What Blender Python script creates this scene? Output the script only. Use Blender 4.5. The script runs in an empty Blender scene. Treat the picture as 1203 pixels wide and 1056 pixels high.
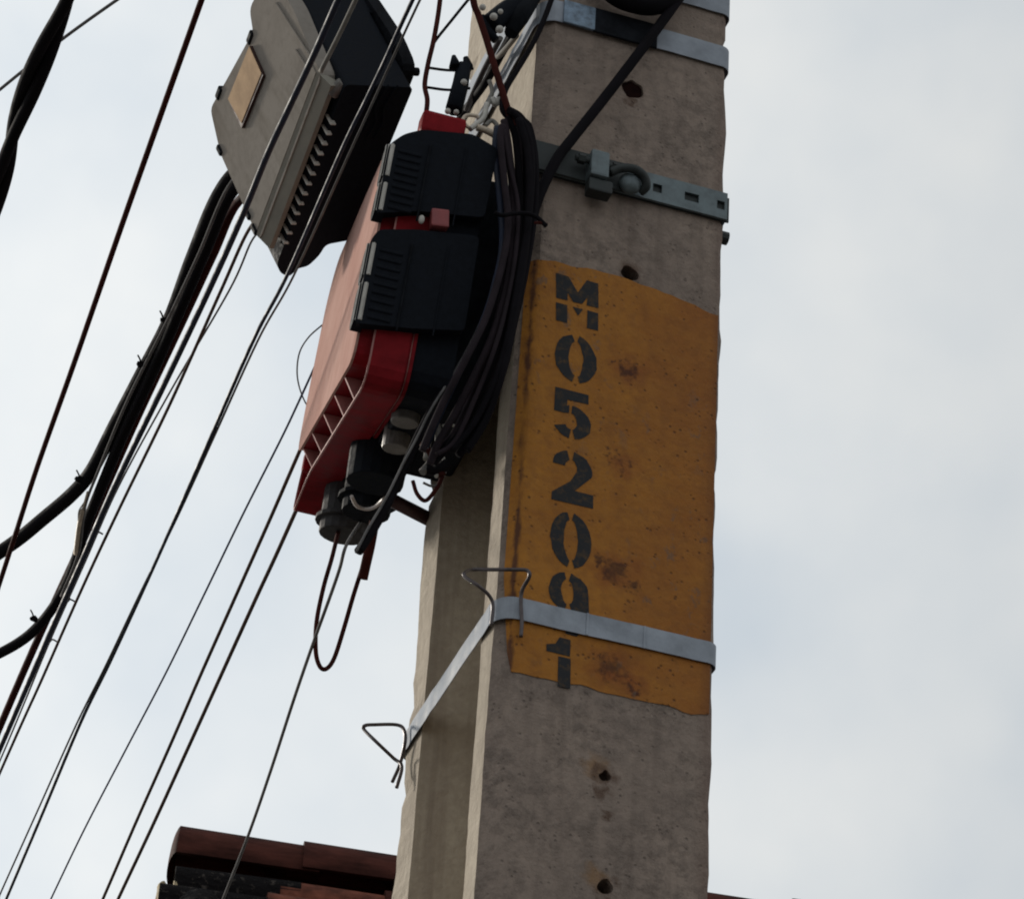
import bpy, bmesh, math, random
from mathutils import Vector, Matrix, noise
from mathutils.geometry import tessellate_polygon
R = math.radians
random.seed(7)
scene = bpy.context.scene
COL = scene.collection

# ------------------------------------------------------------------ camera
CAM = Vector((-1.22479, -3.56162, 1.6))
FPX = 3944.05                      # focal length in photo pixels (photo 1203 wide)
CX, CY = 601.5, 528.0
MR = Matrix(((0.94366733, 0.22852371, 0.23930918),      # columns: right, down, forward
             (-0.32610348, 0.51963974, 0.78970315),
             (0.05611133, -0.82325662, 0.56488942)))
cd = bpy.data.cameras.new('camera')
cam = bpy.data.objects.new('camera', cd)
COL.objects.link(cam)
right, down, fwd = MR.col[0].copy(), MR.col[1].copy(), MR.col[2].copy()
cm = Matrix((right, -down, -fwd)).transposed().to_4x4()
cm.translation = CAM
cam.matrix_world = cm
cd.sensor_width = 36.0
cd.lens = FPX / 1203 * 36.0
cd.clip_start = 0.05
cd.clip_end = 2000
scene.camera = cam
scene.cycles.filter_width = 2.0

# ------------------------------------------------------------------ world + sun
SUN = Vector((-0.42, 0.80, 0.42)).normalized()
w = bpy.data.worlds.new('World')
scene.world = w
w.use_nodes = True
nt = w.node_tree
nt.nodes.clear()
out = nt.nodes.new('ShaderNodeOutputWorld')
bg = nt.nodes.new('ShaderNodeBackground')
bg.inputs['Strength'].default_value = 0.1
sky = nt.nodes.new('ShaderNodeTexSky')
sky.sky_type = 'NISHITA'
sky.sun_disc = False
sky.sun_elevation = math.asin(SUN.z)
sky.sun_rotation = math.atan2(SUN.x, SUN.y)
tc = nt.nodes.new('ShaderNodeTexCoord')


def wnoise(scale, detail, rough, off):
    mp = nt.nodes.new('ShaderNodeMapping')
    mp.inputs['Location'].default_value = off
    nt.links.new(tc.outputs['Generated'], mp.inputs['Vector'])
    n = nt.nodes.new('ShaderNodeTexNoise')
    n.inputs['Scale'].default_value = scale
    n.inputs['Detail'].default_value = detail
    n.inputs['Roughness'].default_value = rough
    nt.links.new(mp.outputs[0], n.inputs['Vector'])
    return n


n1 = wnoise(6.5, 4, 0.5, (0.35, 0.1, 0.62))
n2 = wnoise(15, 4, 0.5, (2.1, 0.4, 1.3))
cr = nt.nodes.new('ShaderNodeValToRGB')          # overcast cloud brightness
cr.color_ramp.elements[0].position = 0.34
cr.color_ramp.elements[0].color = (0.60, 0.655, 0.70, 1)
cr.color_ramp.elements[1].position = 0.64
cr.color_ramp.elements[1].color = (0.80, 0.812, 0.80, 1)
mixn = nt.nodes.new('ShaderNodeMath')
mixn.operation = 'MULTIPLY_ADD'
nt.links.new(n2.outputs['Fac'], mixn.inputs[0])
mixn.inputs[1].default_value = 0.35
sc_ = nt.nodes.new('ShaderNodeMath')
sc_.operation = 'MULTIPLY'
nt.links.new(n1.outputs['Fac'], sc_.inputs[0])
sc_.inputs[1].default_value = 0.65
nt.links.new(sc_.outputs[0], mixn.inputs[2])
nt.links.new(mixn.outputs[0], cr.inputs[0])
up = nt.nodes.new('ShaderNodeVectorMath')
up.operation = 'SCALE'
nt.links.new(cr.outputs[0], up.inputs[0])
dt = nt.nodes.new('ShaderNodeVectorMath')
dt.operation = 'DOT_PRODUCT'
nt.links.new(tc.outputs['Generated'], dt.inputs[0])
dt.inputs[1].default_value = SUN
glow = nt.nodes.new('ShaderNodeMapRange')
glow.inputs['From Min'].default_value = 0.55
glow.inputs['From Max'].default_value = 0.95
glow.inputs['To Min'].default_value = 7.6
glow.inputs['To Max'].default_value = 11.3
glow.interpolation_type = 'SMOOTHSTEP'
nt.links.new(dt.outputs['Value'], glow.inputs['Value'])
nt.links.new(glow.outputs[0], up.inputs['Scale'])
mx = nt.nodes.new('ShaderNodeMix')
mx.data_type = 'RGBA'
mx.inputs['Factor'].default_value = 0.93
nt.links.new(sky.outputs[0], mx.inputs[6])
nt.links.new(up.outputs[0], mx.inputs[7])
nt.links.new(mx.outputs[2], bg.inputs['Color'])
nt.links.new(bg.outputs[0], out.inputs[0])

sd = bpy.data.lights.new('sun', 'SUN')
sd.energy = 3.0
sd.angle = R(6.0)
sd.color = (1.0, 0.93, 0.82)
sun = bpy.data.objects.new('sun', sd)
sun.rotation_euler = (-SUN).to_track_quat('-Z', 'Y').to_euler()
sun.location = (0, 0, 12)
COL.objects.link(sun)

vs = scene.view_settings
vs.view_transform = 'Standard'
vs.look = 'None'
vs.exposure = 0.17
vs.gamma = 1.0
vs.use_curve_mapping = False


# ------------------------------------------------------------------ helpers
def ray(px, py):
    return MR @ Vector(((px - CX) / FPX, (py - CY) / FPX, 1.0))


def on(px, py, ax, val):
    """point of the photo pixel's sight line on the world plane axis=val"""
    r = ray(px, py)
    return CAM + r * ((val - CAM[ax]) / r[ax])


class Frame:
    """a thing's own axes: pixel -> local point on one of its planes"""
    def __init__(s, pos, rows):
        s.p = Vector(pos)
        s.R = Matrix(rows)
        s.M = s.R.to_4x4()
        s.M.translation = s.p

    def at(s, px, py, ax, val):
        o = s.R.transposed() @ (CAM - s.p)
        d = s.R.transposed() @ ray(px, py)
        return o + d * ((val - o[ax]) / d[ax])

    def w(s, v):
        return s.M @ Vector(v)


def link(name, bm, mat, parent=None, smooth=False):
    me = bpy.data.meshes.new(name)
    bmesh.ops.recalc_face_normals(bm, faces=bm.faces[:])
    bm.to_mesh(me)
    bm.free()
    for m in (mat if isinstance(mat, (list, tuple)) else [mat]):
        me.materials.append(m)
    if smooth:
        for p in me.polygons:
            p.use_smooth = True
    o = bpy.data.objects.new(name, me)
    COL.objects.link(o)
    if parent:
        o.parent = parent
    return o


def tag(o, label, cat, group=None, kind=None):
    if label:
        o['label'] = label
    if cat:
        o['category'] = cat
    if group:
        o['group'] = group
    if kind:
        o['kind'] = kind
    return o


def thing(name, label, cat, M=None, group=None):
    o = bpy.data.objects.new(name, None)
    o.empty_display_size = 0.1
    COL.objects.link(o)
    if M is not None:
        o.matrix_world = M if isinstance(M, Matrix) else Matrix.Translation(M)
    return tag(o, label, cat, group)


def box(bm, c, s, rot=None):
    M = Matrix.Translation(Vector(c))
    if rot is not None:
        M = M @ rot.to_4x4()
    M = M @ Matrix.Diagonal((s[0], s[1], s[2], 1))
    r = bmesh.ops.create_cube(bm, size=1.0, matrix=M)
    return r['verts']


def bevel(bm, off, seg=2, ang=30):
    es = [e for e in bm.edges if len(e.link_faces) == 2 and e.calc_face_angle(0) > R(ang)]
    if es:
        bmesh.ops.bevel(bm, geom=es, offset=off, segments=seg, profile=0.6, affect='EDGES', clamp_overlap=True)


def round_poly(pts, r, n=4):
    outp = []
    m = len(pts)
    for i in range(m):
        p = Vector(pts[i])
        a = (Vector(pts[i - 1]) - p)
        b = (Vector(pts[(i + 1) % m]) - p)
        rr = min(r, a.length * 0.45, b.length * 0.45)
        p0 = p + a.normalized() * rr
        p1 = p + b.normalized() * rr
        for k in range(n + 1):
            t = k / n
            outp.append(tuple(p0 * (1 - t) ** 2 + p * 2 * t * (1 - t) + p1 * t * t))
    return outp


def prism(bm, poly, ax, lo, hi):
    """extrude a 2D outline along local axis ax (outline coordinates = the other two axes in order)"""
    def P(u, v, h):
        q = [u, v]
        q.insert(ax, h)
        return Vector(q)
    a = [bm.verts.new(P(u, v, lo)) for u, v in poly]
    b = [bm.verts.new(P(u, v, hi)) for u, v in poly]
    bm.faces.new(a)
    bm.faces.new(b)
    n = len(poly)
    for i in range(n):
        bm.faces.new((a[i], a[(i + 1) % n], b[(i + 1) % n], b[i]))


def smooth_path(pts, per=8):
    pts = [Vector(p) for p in pts]
    if len(pts) < 3:
        return pts
    o = []
    for i in range(len(pts) - 1):
        p1, p2 = pts[i], pts[i + 1]
        p0 = pts[i - 1] if i else p1 * 2 - p2
        p3 = pts[i + 2] if i + 2 < len(pts) else p2 * 2 - p1
        for k in range(per):
            t = k / per
            o.append(0.5 * ((2 * p1) + (p2 - p0) * t + (2 * p0 - 5 * p1 + 4 * p2 - p3) * t * t + (3 * p1 - p0 - 3 * p2 + p3) * t ** 3))
    o.append(pts[-1])
    return o


def tube(bm, pts, rad, seg=10, caps=True):
    """round tube along a polyline; rad a number or a list"""
    n = len(pts)
    pts = [Vector(p) for p in pts]
    prev = None
    rings = []
    for i in range(n):
        t = (pts[min(i + 1, n - 1)] - pts[max(i - 1, 0)]).normalized()
        if prev is None:
            ref = Vector((0, 0, 1)) if abs(t.z) < 0.9 else Vector((1, 0, 0))
            u = t.cross(ref).normalized()
        else:
            u = (prev - t * prev.dot(t)).normalized()
        prev = u
        v = t.cross(u)
        r = rad[i] if isinstance(rad, (list, tuple)) else rad
        rings.append([bm.verts.new(pts[i] + (u * math.cos(2 * math.pi * k / seg) + v * math.sin(2 * math.pi * k / seg)) * r) for k in range(seg)])
    for i in range(n - 1):
        for k in range(seg):
            f = bm.faces.new((rings[i][k], rings[i][(k + 1) % seg], rings[i + 1][(k + 1) % seg], rings[i + 1][k]))
            f.smooth = True
    if caps:
        bm.faces.new(rings[0])
        bm.faces.new(rings[-1])


def flat_band(bm, path, nrm, half, thick, closed=False, axis=None):
    """strap: path points with outward normals, width along axis, thickness along the normal"""
    axis = axis or Vector((0, 0, 1))
    rows = []
    for p, n in zip(path, nrm):
        rows.append([bm.verts.new(p + axis * half), bm.verts.new(p - axis * half),
                     bm.verts.new(p - axis * half + n * thick), bm.verts.new(p + axis * half + n * thick)])
    m = len(rows)
    for i in range(m if closed else m - 1):
        a, b = rows[i], rows[(i + 1) % m]
        for k in range(4):
            bm.faces.new((a[k], a[(k + 1) % 4], b[(k + 1) % 4], b[k]))
    if not closed:
        bm.faces.new(rows[0])
        bm.faces.new(rows[-1])


# ------------------------------------------------------------------ materials
class Mat:
    def __init__(s, name, base=(0.5, 0.5, 0.5), rough=0.6, metal=0.0, spec=0.5):
        s.m = bpy.data.materials.new(name)
        s.m.use_nodes = True
        s.t = s.m.node_tree
        s.b = s.t.nodes['Principled BSDF']
        s.b.inputs['Base Color'].default_value = (*base, 1)
        s.b.inputs['Roughness'].default_value = rough
        s.b.inputs['Metallic'].default_value = metal
        s.b.inputs['Specular IOR Level'].default_value = spec
        s.co = None

    def n(s, typ, **kw):
        nd = s.t.nodes.new(typ)
        for k, v in kw.items():
            setattr(nd, k, v)
        return nd

    def L(s, a, b):
        s.t.links.new(a, b)

    def coord(s, scale=(1, 1, 1)):
        if s.co is None:
            s.co = s.n('ShaderNodeTexCoord')
        mp = s.n('ShaderNodeMapping')
        mp.inputs['Scale'].default_value = scale
        s.L(s.co.outputs['Object'], mp.inputs[0])
        return mp.outputs[0]

    def noise(s, scale, detail=4, rough=0.55, stretch=(1, 1, 1), lo=0.35, hi=0.65):
        nz = s.n('ShaderNodeTexNoise')
        nz.inputs['Scale'].default_value = scale
        nz.inputs['Detail'].default_value = detail
        nz.inputs['Roughness'].default_value = rough
        s.L(s.coord(stretch), nz.inputs['Vector'])
        mr = s.n('ShaderNodeMapRange')
        mr.inputs['From Min'].default_value = lo
        mr.inputs['From Max'].default_value = hi
        s.L(nz.outputs['Fac'], mr.inputs['Value'])
        return mr.outputs[0]

    def mix(s, fac, a, b):
        mxn = s.n('ShaderNodeMix', data_type='RGBA')
        if hasattr(fac, 'links'):
            s.L(fac, mxn.inputs[0])
        else:
            mxn.inputs[0].default_value = fac
        for v, i in ((a, 6), (b, 7)):
            if hasattr(v, 'links'):
                s.L(v, mxn.inputs[i])
            else:
                mxn.inputs[i].default_value = (*v, 1)
        return mxn.outputs[2]

    def math(s, op, a, b=0.0):
        m = s.n('ShaderNodeMath', operation=op)
        for v, i in ((a, 0), (b, 1)):
            if hasattr(v, 'links'):
                s.L(v, m.inputs[i])
            else:
                m.inputs[i].default_value = v
        return m.outputs[0]

    def spot(s, pts, rad, edge, warp_scale, warp, squash=(1, 1, 1)):
        """mask of blotches (own shape, ragged) around object-space points"""
        tcn = s.coord()
        nz = s.n('ShaderNodeTexNoise')
        nz.inputs['Scale'].default_value = warp_scale
        nz.inputs['Detail'].default_value = 5
        s.L(tcn, nz.inputs['Vector'])
        sub = s.n('ShaderNodeVectorMath', operation='SUBTRACT')
        s.L(nz.outputs['Color'], sub.inputs[0])
        sub.inputs[1].default_value = (.5, .5, .5)
        scl = s.n('ShaderNodeVectorMath', operation='SCALE')
        s.L(sub.outputs[0], scl.inputs[0])
        scl.inputs['Scale'].default_value = warp
        add = s.n('ShaderNodeVectorMath', operation='ADD')
        s.L(tcn, add.inputs[0])
        s.L(scl.outputs[0], add.inputs[1])
        acc = None
        for i, p in enumerate(pts):
            d = s.n('ShaderNodeVectorMath', operation='SUBTRACT')
            s.L(add.outputs[0], d.inputs[0])
            d.inputs[1].default_value = p
            q = s.n('ShaderNodeVectorMath', operation='MULTIPLY')
            s.L(d.outputs[0], q.inputs[0])
            q.inputs[1].default_value = squash
            ln = s.n('ShaderNodeVectorMath', operation='LENGTH')
            s.L(q.outputs[0], ln.inputs[0])
            mr = s.n('ShaderNodeMapRange')
            r = rad[i] if isinstance(rad, (list, tuple)) else rad
            mr.inputs['From Min'].default_value = r
            mr.inputs['From Max'].default_value = r * edge
            s.L(ln.outputs['Value'], mr.inputs['Value'])
            acc = mr.outputs[0] if acc is None else s.math('MAXIMUM', acc, mr.outputs[0])
        return acc

    def color(s, v):
        s.L(v, s.b.inputs['Base Color'])

    def bump(s, h, strength=0.3, dist=0.002):
        b = s.n('ShaderNodeBump')
        b.inputs['Strength'].default_value = strength
        b.inputs['Distance'].default_value = dist
        s.L(h, b.inputs['Height'])
        s.L(b.outputs[0], s.b.inputs['Normal'])

    def roughness(s, fac, lo, hi):
        mr = s.n('ShaderNodeMapRange')
        mr.inputs['To Min'].default_value = lo
        mr.inputs['To Max'].default_value = hi
        s.L(fac, mr.inputs['Value'])
        s.L(mr.outputs[0], s.b.inputs['Roughness'])


def simple(name, base, rough=0.5, metal=0.0, var=0.25, scale=40, stretch=(1, 1, 1), bump=0.15, spec=0.5, depth=0.001):
    m = Mat(name, base, rough, metal, spec)
    nz = m.noise(scale, 5, 0.6, stretch)
    dk = tuple(c * (1 - var) for c in base)
    lt = tuple(min(1, c * (1 + var)) for c in base)
    m.color(m.mix(nz, dk, lt))
    m.roughness(nz, max(0.05, rough - 0.1), min(1, rough + 0.12))
    if bump:
        m.bump(nz, bump, depth)
    return m.m


HOLES = [(0.010, 4.493), (0.001, 4.831), (0.007, 3.686), (0.016, 3.530)]
SPOTS = [(0.015, 4.322), (0.011, 4.167), (0.008, 3.993), (0.010, 3.844)]

# concrete
m = Mat('concrete', rough=0.92, spec=0.25)
a = m.noise(7, 6, 0.62, (1, 1, 0.7), 0.38, 0.64)
b_ = m.noise(44, 6, 0.66, lo=0.43, hi=0.61)
c_ = m.noise(170, 3, 0.6, lo=0.3, hi=0.7)
col = m.mix(a, (0.215, 0.166, 0.137), (0.320, 0.248, 0.200))
col = m.mix(m.math('MULTIPLY', m.math('MULTIPLY', b_, m.noise(7, 3, .5, lo=.25, hi=.6)), 0.80), col, (0.090, 0.067, 0.055))
col = m.mix(m.math('MULTIPLY', c_, 0.35), col, (0.27, 0.225, 0.19))
stv = m.noise(16, 3, 0.5, (3.0, 3.0, 0.12), 0.5, 0.7)                       # run-off streaks
col = m.mix(m.math('MULTIPLY', stv, 0.30), col, (0.085, 0.06, 0.048))
oc = m.spot([(x - .013, 0, z + .008) for x, z in HOLES[2:]], [.024, .022], .3, 60, .04)
col = m.mix(m.math('MULTIPLY', oc, 0.7), col, (0.24, 0.125, 0.042))
hm = m.spot([(x, 0, z) for x, z in HOLES] + [(x - .002, 0, z - .026) for x, z in HOLES[1:]] + [(x + .004, 0, z - .055) for x, z in HOLES[2:]],
            [.024, .022, .019, .020, .012, .014, .014, .010, .010], .4, 55, .045)
col = m.mix(m.math('MULTIPLY', hm, 0.85), col, (0.075, 0.036, 0.020))
edge = m.n('ShaderNodeSeparateXYZ')
m.L(m.coord(), edge.inputs[0])
er = m.n('ShaderNodeMapRange')                                             # rusty worn right arris
er.inputs['From Min'].default_value = 0.128
er.inputs['From Max'].default_value = 0.152
m.L(edge.outputs[0], er.inputs['Value'])
erm = m.math('MULTIPLY', er.outputs[0], m.noise(22, 4, .6, (1, 1, .4), .35, .7))
col = m.mix(m.math('MULTIPLY', erm, 0.75), col, (0.12, 0.06, 0.045))
vo = m.n('ShaderNodeTexVoronoi')
vo.inputs['Scale'].default_value = 95
m.L(m.coord((1, 1, 1)), vo.inputs['Vector'])
pr = m.n('ShaderNodeMapRange')
pr.inputs['From Min'].default_value = 0.24
pr.inputs['From Max'].default_value = 0.10
m.L(vo.outputs['Distance'], pr.inputs['Value'])
pore = m.math('MULTIPLY', pr.outputs[0], m.noise(28, 2, .5, lo=.48, hi=.56))
col = m.mix(m.math('MULTIPLY', pore, 0.55), col, (0.055, 0.043, 0.037))
gr = m.noise(420, 2, .7, lo=.3, hi=.7)
col = m.mix(m.math('MULTIPLY', gr, 0.30), col, (0.30, 0.25, 0.215))
m.color(col)
m.bump(m.math('SUBTRACT', m.math('ADD', m.math('MULTIPLY', b_, 0.6), m.math('MULTIPLY', c_, 0.5)), m.math('MULTIPLY', pore, 1.2)), 0.5, 0.003)
M_CONC = m.m

# side concrete: same concrete, sunlight put into a paler, warmer colour
m = Mat('concrete_side_sunlit', rough=0.9, spec=0.25)
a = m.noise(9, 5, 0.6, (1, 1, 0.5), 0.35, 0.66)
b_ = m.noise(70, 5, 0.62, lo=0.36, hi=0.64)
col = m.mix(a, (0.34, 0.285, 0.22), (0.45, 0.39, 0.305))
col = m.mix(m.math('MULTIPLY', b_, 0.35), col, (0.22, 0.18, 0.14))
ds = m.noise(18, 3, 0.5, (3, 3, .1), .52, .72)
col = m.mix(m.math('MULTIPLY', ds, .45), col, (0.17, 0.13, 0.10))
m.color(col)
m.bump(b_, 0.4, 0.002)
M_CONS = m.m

# orange-yellow identification paint
m = Mat('ochre_paint', rough=0.75, spec=0.3)
a = m.noise(10, 6, 0.65, (1, 1, .8), 0.34, 0.66)
b_ = m.noise(120, 5, 0.6, lo=0.3, hi=0.7)
col = m.mix(a, (0.325, 0.120, 0.0125), (0.435, 0.176, 0.018))
col = m.mix(m.math('MULTIPLY', b_, 0.30), col, (0.25, 0.11, 0.03))
sx = m.n('ShaderNodeSeparateXYZ')
m.L(m.coord(), sx.inputs[0])
rr = m.n('ShaderNodeMapRange')
rr.inputs['From Min'].default_value = -0.05
rr.inputs['From Max'].default_value = 0.15
m.L(sx.outputs[0], rr.inputs['Value'])
wide = m.math('MULTIPLY', rr.outputs[0], m.noise(5, 5, .6, (1, 1, .5), .25, .6))
col = m.mix(m.math('MULTIPLY', wide, .75), col, (0.235, 0.072, 0.017))        # grime on the right half
sp = m.spot([(x, 0, z) for x, z in SPOTS] + [(x - .018, 0, z + .012) for x, z in SPOTS] + [(.038, 0, 3.82), (.034, 0, 3.975)],
            [.017, .014, .021, .022, .009, .010, .013, .010, .013, .012], .35, 75, .060)
sp2 = m.spot([(x, 0, z) for x, z in SPOTS] + [(.036, 0, 3.83)], [.034, .030, .042, .044, .030], .1, 40, .06)
col = m.mix(m.math('MULTIPLY', sp2, .65), col, (0.19, 0.040, 0.010))
col = m.mix(m.math('MULTIPLY', sp, .92), col, (0.050, 0.012, 0.006))
br = m.noise(22, 5, .65, (.6, 1, 2.2), .4, .66)                               # roller streaks
col = m.mix(m.math('MULTIPLY', br, .20), col, (0.40, 0.19, 0.035))
th = m.math('MULTIPLY', m.noise(30, 6, .7, (1, 1, .7), .575, .63), m.noise(5, 2, .5, lo=.45, hi=.6))
col = m.mix(m.math('MULTIPLY', th, .65), col, (0.15, 0.10, 0.07))            # worn-through flecks
lr = m.n('ShaderNodeMapRange')                                            # worn line along the left arris
lw = m.math('ADD', m.math('ABSOLUTE', m.math('ADD', sx.outputs[0], 0.1305)),
            m.math('MULTIPLY', m.noise(40, 4, .6, (1, 1, .5), .3, .7), 0.008))
lr.inputs['From Min'].default_value = 0.0085
lr.inputs['From Max'].default_value = 0.0045
m.L(lw, lr.inputs['Value'])
lm_ = m.math('MULTIPLY', lr.outputs[0], m.noise(11, 4, .6, (1, 1, .6), .30, .44))
col = m.mix(m.math('MULTIPLY', lm_, .9), col, (0.07, 0.025, 0.014))
er = m.n('ShaderNodeMapRange')
er.inputs['From Min'].default_value = 0.132
er.inputs['From Max'].default_value = 0.155
m.L(sx.outputs[0], er.inputs['Value'])
col = m.mix(m.math('MULTIPLY', er.outputs[0], .7), col, (0.10, 0.035, 0.020))
vo = m.n('ShaderNodeTexVoronoi')
vo.inputs['Scale'].default_value = 95
m.L(m.coord(), vo.inputs['Vector'])
pr = m.n('ShaderNodeMapRange')
pr.inputs['From Min'].default_value = 0.26
pr.inputs['From Max'].default_value = 0.10
m.L(vo.outputs['Distance'], pr.inputs['Value'])
pore = m.math('MULTIPLY', pr.outputs[0], m.noise(28, 2, .5, lo=.46, hi=.56))
col = m.mix(m.math('MULTIPLY', pore, 0.75), col, (0.075, 0.030, 0.012))
bl = m.noise(48, 4, .62, lo=.46, hi=.62)
col = m.mix(m.math('MULTIPLY', bl, .28), col, (0.17, 0.062, 0.016))
m.color(col)
m.bump(m.math('SUBTRACT', m.math('ADD', a, m.math('MULTIPLY', b_, .5)), m.math('MULTIPLY', pore, 1.5)), 0.4, 0.003)
M_PAINT = m.m

# stencil ink, worn
m = Mat('stencil_ink', rough=0.8, spec=0.25)
nz = m.noise(75, 6, 0.75, lo=0.50, hi=0.66)
m.color(m.mix(m.math('MULTIPLY', nz, 0.6), (0.024, 0.025, 0.028), (0.12, 0.07, 0.028)))
M_INK = m.m

M_STRAP = simple('strap_steel', (0.30, 0.33, 0.375), 0.72, 0.0, 0.20, 22, bump=0.25, spec=0.10, depth=.002)
M_STRAPD = simple('strap_steel_dull', (0.16, 0.18, 0.20), 0.5, 0.5, 0.35, 25)
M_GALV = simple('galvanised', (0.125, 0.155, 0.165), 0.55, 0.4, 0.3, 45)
M_GALVD = simple('galvanised_dark', (0.026, 0.032, 0.032), 0.6, 0.3, 0.4, 40)
M_WIRE = simple('hook_wire', (0.10, 0.085, 0.085), 0.45, 0.7, 0.3, 60)
M_BLACK = simple('black_plastic', (0.0120, 0.0142, 0.0190), 0.7, 0, 0.16, 120, spec=0.04)
M_BLACKR = simple('black_plastic_rough', (0.013, 0.0145, 0.018), 0.7, 0, 0.35, 45, spec=0.03)
M_CAB = simple('cable_black', (0.009, 0.008, 0.010), 0.85, 0, 0.3, 30, bump=0, spec=0.05)
M_CABB = simple('cable_blue_black', (0.016, 0.022, 0.042), 0.6, 0, 0.3, 30, bump=0, spec=0.2)
M_CABBR = simple('cable_brown', (0.085, 0.055, 0.045), 0.85, 0, 0.3, 30, bump=0, spec=0.05)
M_CABBL = simple('cable_blue', (0.085, 0.095, 0.16), 0.8, 0, 0.3, 30, bump=0, spec=0.05)
M_CABR = simple('cable_red_brown', (0.050, 0.013, 0.011), 0.85, 0, 0.3, 30, bump=0, spec=0.05)
M_CABG = simple('cable_grey', (0.15, 0.145, 0.145), 0.9, 0, 0.25, 30, bump=0, spec=0.05)
M_CABL = simple('cable_light', (0.24, 0.23, 0.21), 0.85, 0, 0.2, 30, bump=0, spec=0.08)
M_CABV = simple('cable_mauve', (0.024, 0.018, 0.022), 0.8, 0, 0.3, 30, bump=0, spec=0.08)
M_CREAM = simple('cream_sleeve', (0.55, 0.46, 0.36), 0.6, 0, 0.2, 60)
M_RED = simple('red_plastic', (0.225, 0.014, 0.019), 0.6, 0, 0.25, 25, spec=0.04)
M_REDT = simple('red_tab', (0.27, 0.06, 0.062), 0.5, 0, 0.2, 25)
M_GLAND = simple('gland_grey', (0.15, 0.14, 0.13), 0.5, 0, 0.3, 60)
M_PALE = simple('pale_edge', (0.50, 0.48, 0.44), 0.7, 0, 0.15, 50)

m = Mat('bleached_sheen_cover', rough=0.7, spec=0.0)       # red cover chalked to pink, sky sheen put into the colour too
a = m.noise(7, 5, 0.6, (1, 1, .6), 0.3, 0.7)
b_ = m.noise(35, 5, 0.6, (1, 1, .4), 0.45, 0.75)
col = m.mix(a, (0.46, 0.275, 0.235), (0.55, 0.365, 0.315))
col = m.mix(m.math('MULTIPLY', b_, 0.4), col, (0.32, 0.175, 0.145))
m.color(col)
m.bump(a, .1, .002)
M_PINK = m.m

m = Mat('grey_weathered_plastic', rough=0.75, spec=0.0)
a = m.noise(8, 5, 0.6, (1, 1, 1), 0.3, 0.7)
b_ = m.noise(60, 5, 0.65, lo=0.45, hi=0.75)
col = m.mix(a, (0.26, 0.235, 0.21), (0.315, 0.288, 0.258))
col = m.mix(m.math('MULTIPLY', b_, 0.45), col, (0.18, 0.16, 0.14))
sg = m.noise(22, 4, .65, (.5, 1, .15), .50, .68)
col = m.mix(m.math('MULTIPLY', sg, .40), col, (0.15, 0.13, 0.105))
m.color(col)
m.bump(b_, .1, .001)
M_GREY = m.m

m = Mat('aged_paper_label', rough=0.8, spec=0.1)
a = m.noise(30, 5, 0.6, lo=0.35, hi=0.7)
col = m.mix(a, (0.52, 0.34, 0.19), (0.33, 0.205, 0.11))
m.color(col)
M_LABEL = m.m

m = Mat('clay_tile', rough=0.95, spec=0.06)
oi = m.n('ShaderNodeObjectInfo')
a = m.noise(9, 6, 0.65, lo=0.35, hi=0.62)
c0 = m.n('ShaderNodeValToRGB')
c0.color_ramp.elements[0].color = (0.007, 0.006, 0.0065, 1)
c0.color_ramp.elements[1].color = (0.12, 0.040, 0.027, 1)
c0.color_ramp.elements[0].position = 0.55
c0.color_ramp.elements[1].position = 0.95
m.L(oi.outputs['Random'], c0.inputs[0])
col = m.mix(m.math('MULTIPLY', a, .75), c0.outputs[0], (0.008, 0.007, 0.0075))
li = m.noise(38, 5, .7, lo=.56, hi=.64)
col = m.mix(m.math('MULTIPLY', li, .55), col, (0.10, 0.085, 0.075))
m.color(col)
m.bump(m.math('ADD', a, m.math('MULTIPLY', li, .6)), .8, .012)
M_TILE = m.m
M_RIDGE = simple('ridge_clay', (0.050, 0.017, 0.013), 0.9, 0, 0.75, 11, (.4, 1, 1), bump=0.6, spec=0.08)
M_RIDGE2 = simple('newer_clay', (0.15, 0.052, 0.034), 0.9, 0, 0.45, 14, spec=0.08)
M_MORTAR = simple('mortar', (0.34, 0.27, 0.16), 0.9, 0, 0.3, 30)
M_WALL = simple('wall_plaster', (0.45, 0.40, 0.33), 0.9, 0, 0.12, 3)
M_GROUND = simple('ground_paving', (0.10, 0.095, 0.09), 0.95, 0, 0.25, 1.2)
M_ASPH = simple('asphalt', (0.055, 0.055, 0.055), 0.9, 0, 0.25, 30)
M_GLASS = simple('window_glass', (0.03, 0.035, 0.04), 0.12, 0, 0.1, 2, bump=0)
M_WOOD = simple('wood_frame', (0.12, 0.07, 0.04), 0.6, 0, 0.3, 12)

# ------------------------------------------------------------------ ground and street
bm = bmesh.new()
bmesh.ops.create_grid(bm, x_segments=8, y_segments=8, size=400)
tag(link('ground', bm, M_GROUND), 'bare grey ground below the pole', None, kind='structure')
bm = bmesh.new()
box(bm, (-4.0, 0, 0.002), (5.0, 300, 0.008))
tag(link('road', bm, M_ASPH), 'dark asphalt street beside the pole', None, kind='structure')
bm = bmesh.new()
box(bm, (0.2, 0, 0.06), (3.3, 300, 0.13))
bevel(bm, .01, 1)
tag(link('pavement', bm, M_GROUND), 'grey concrete pavement carrying the pole', None, kind='structure')

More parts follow.
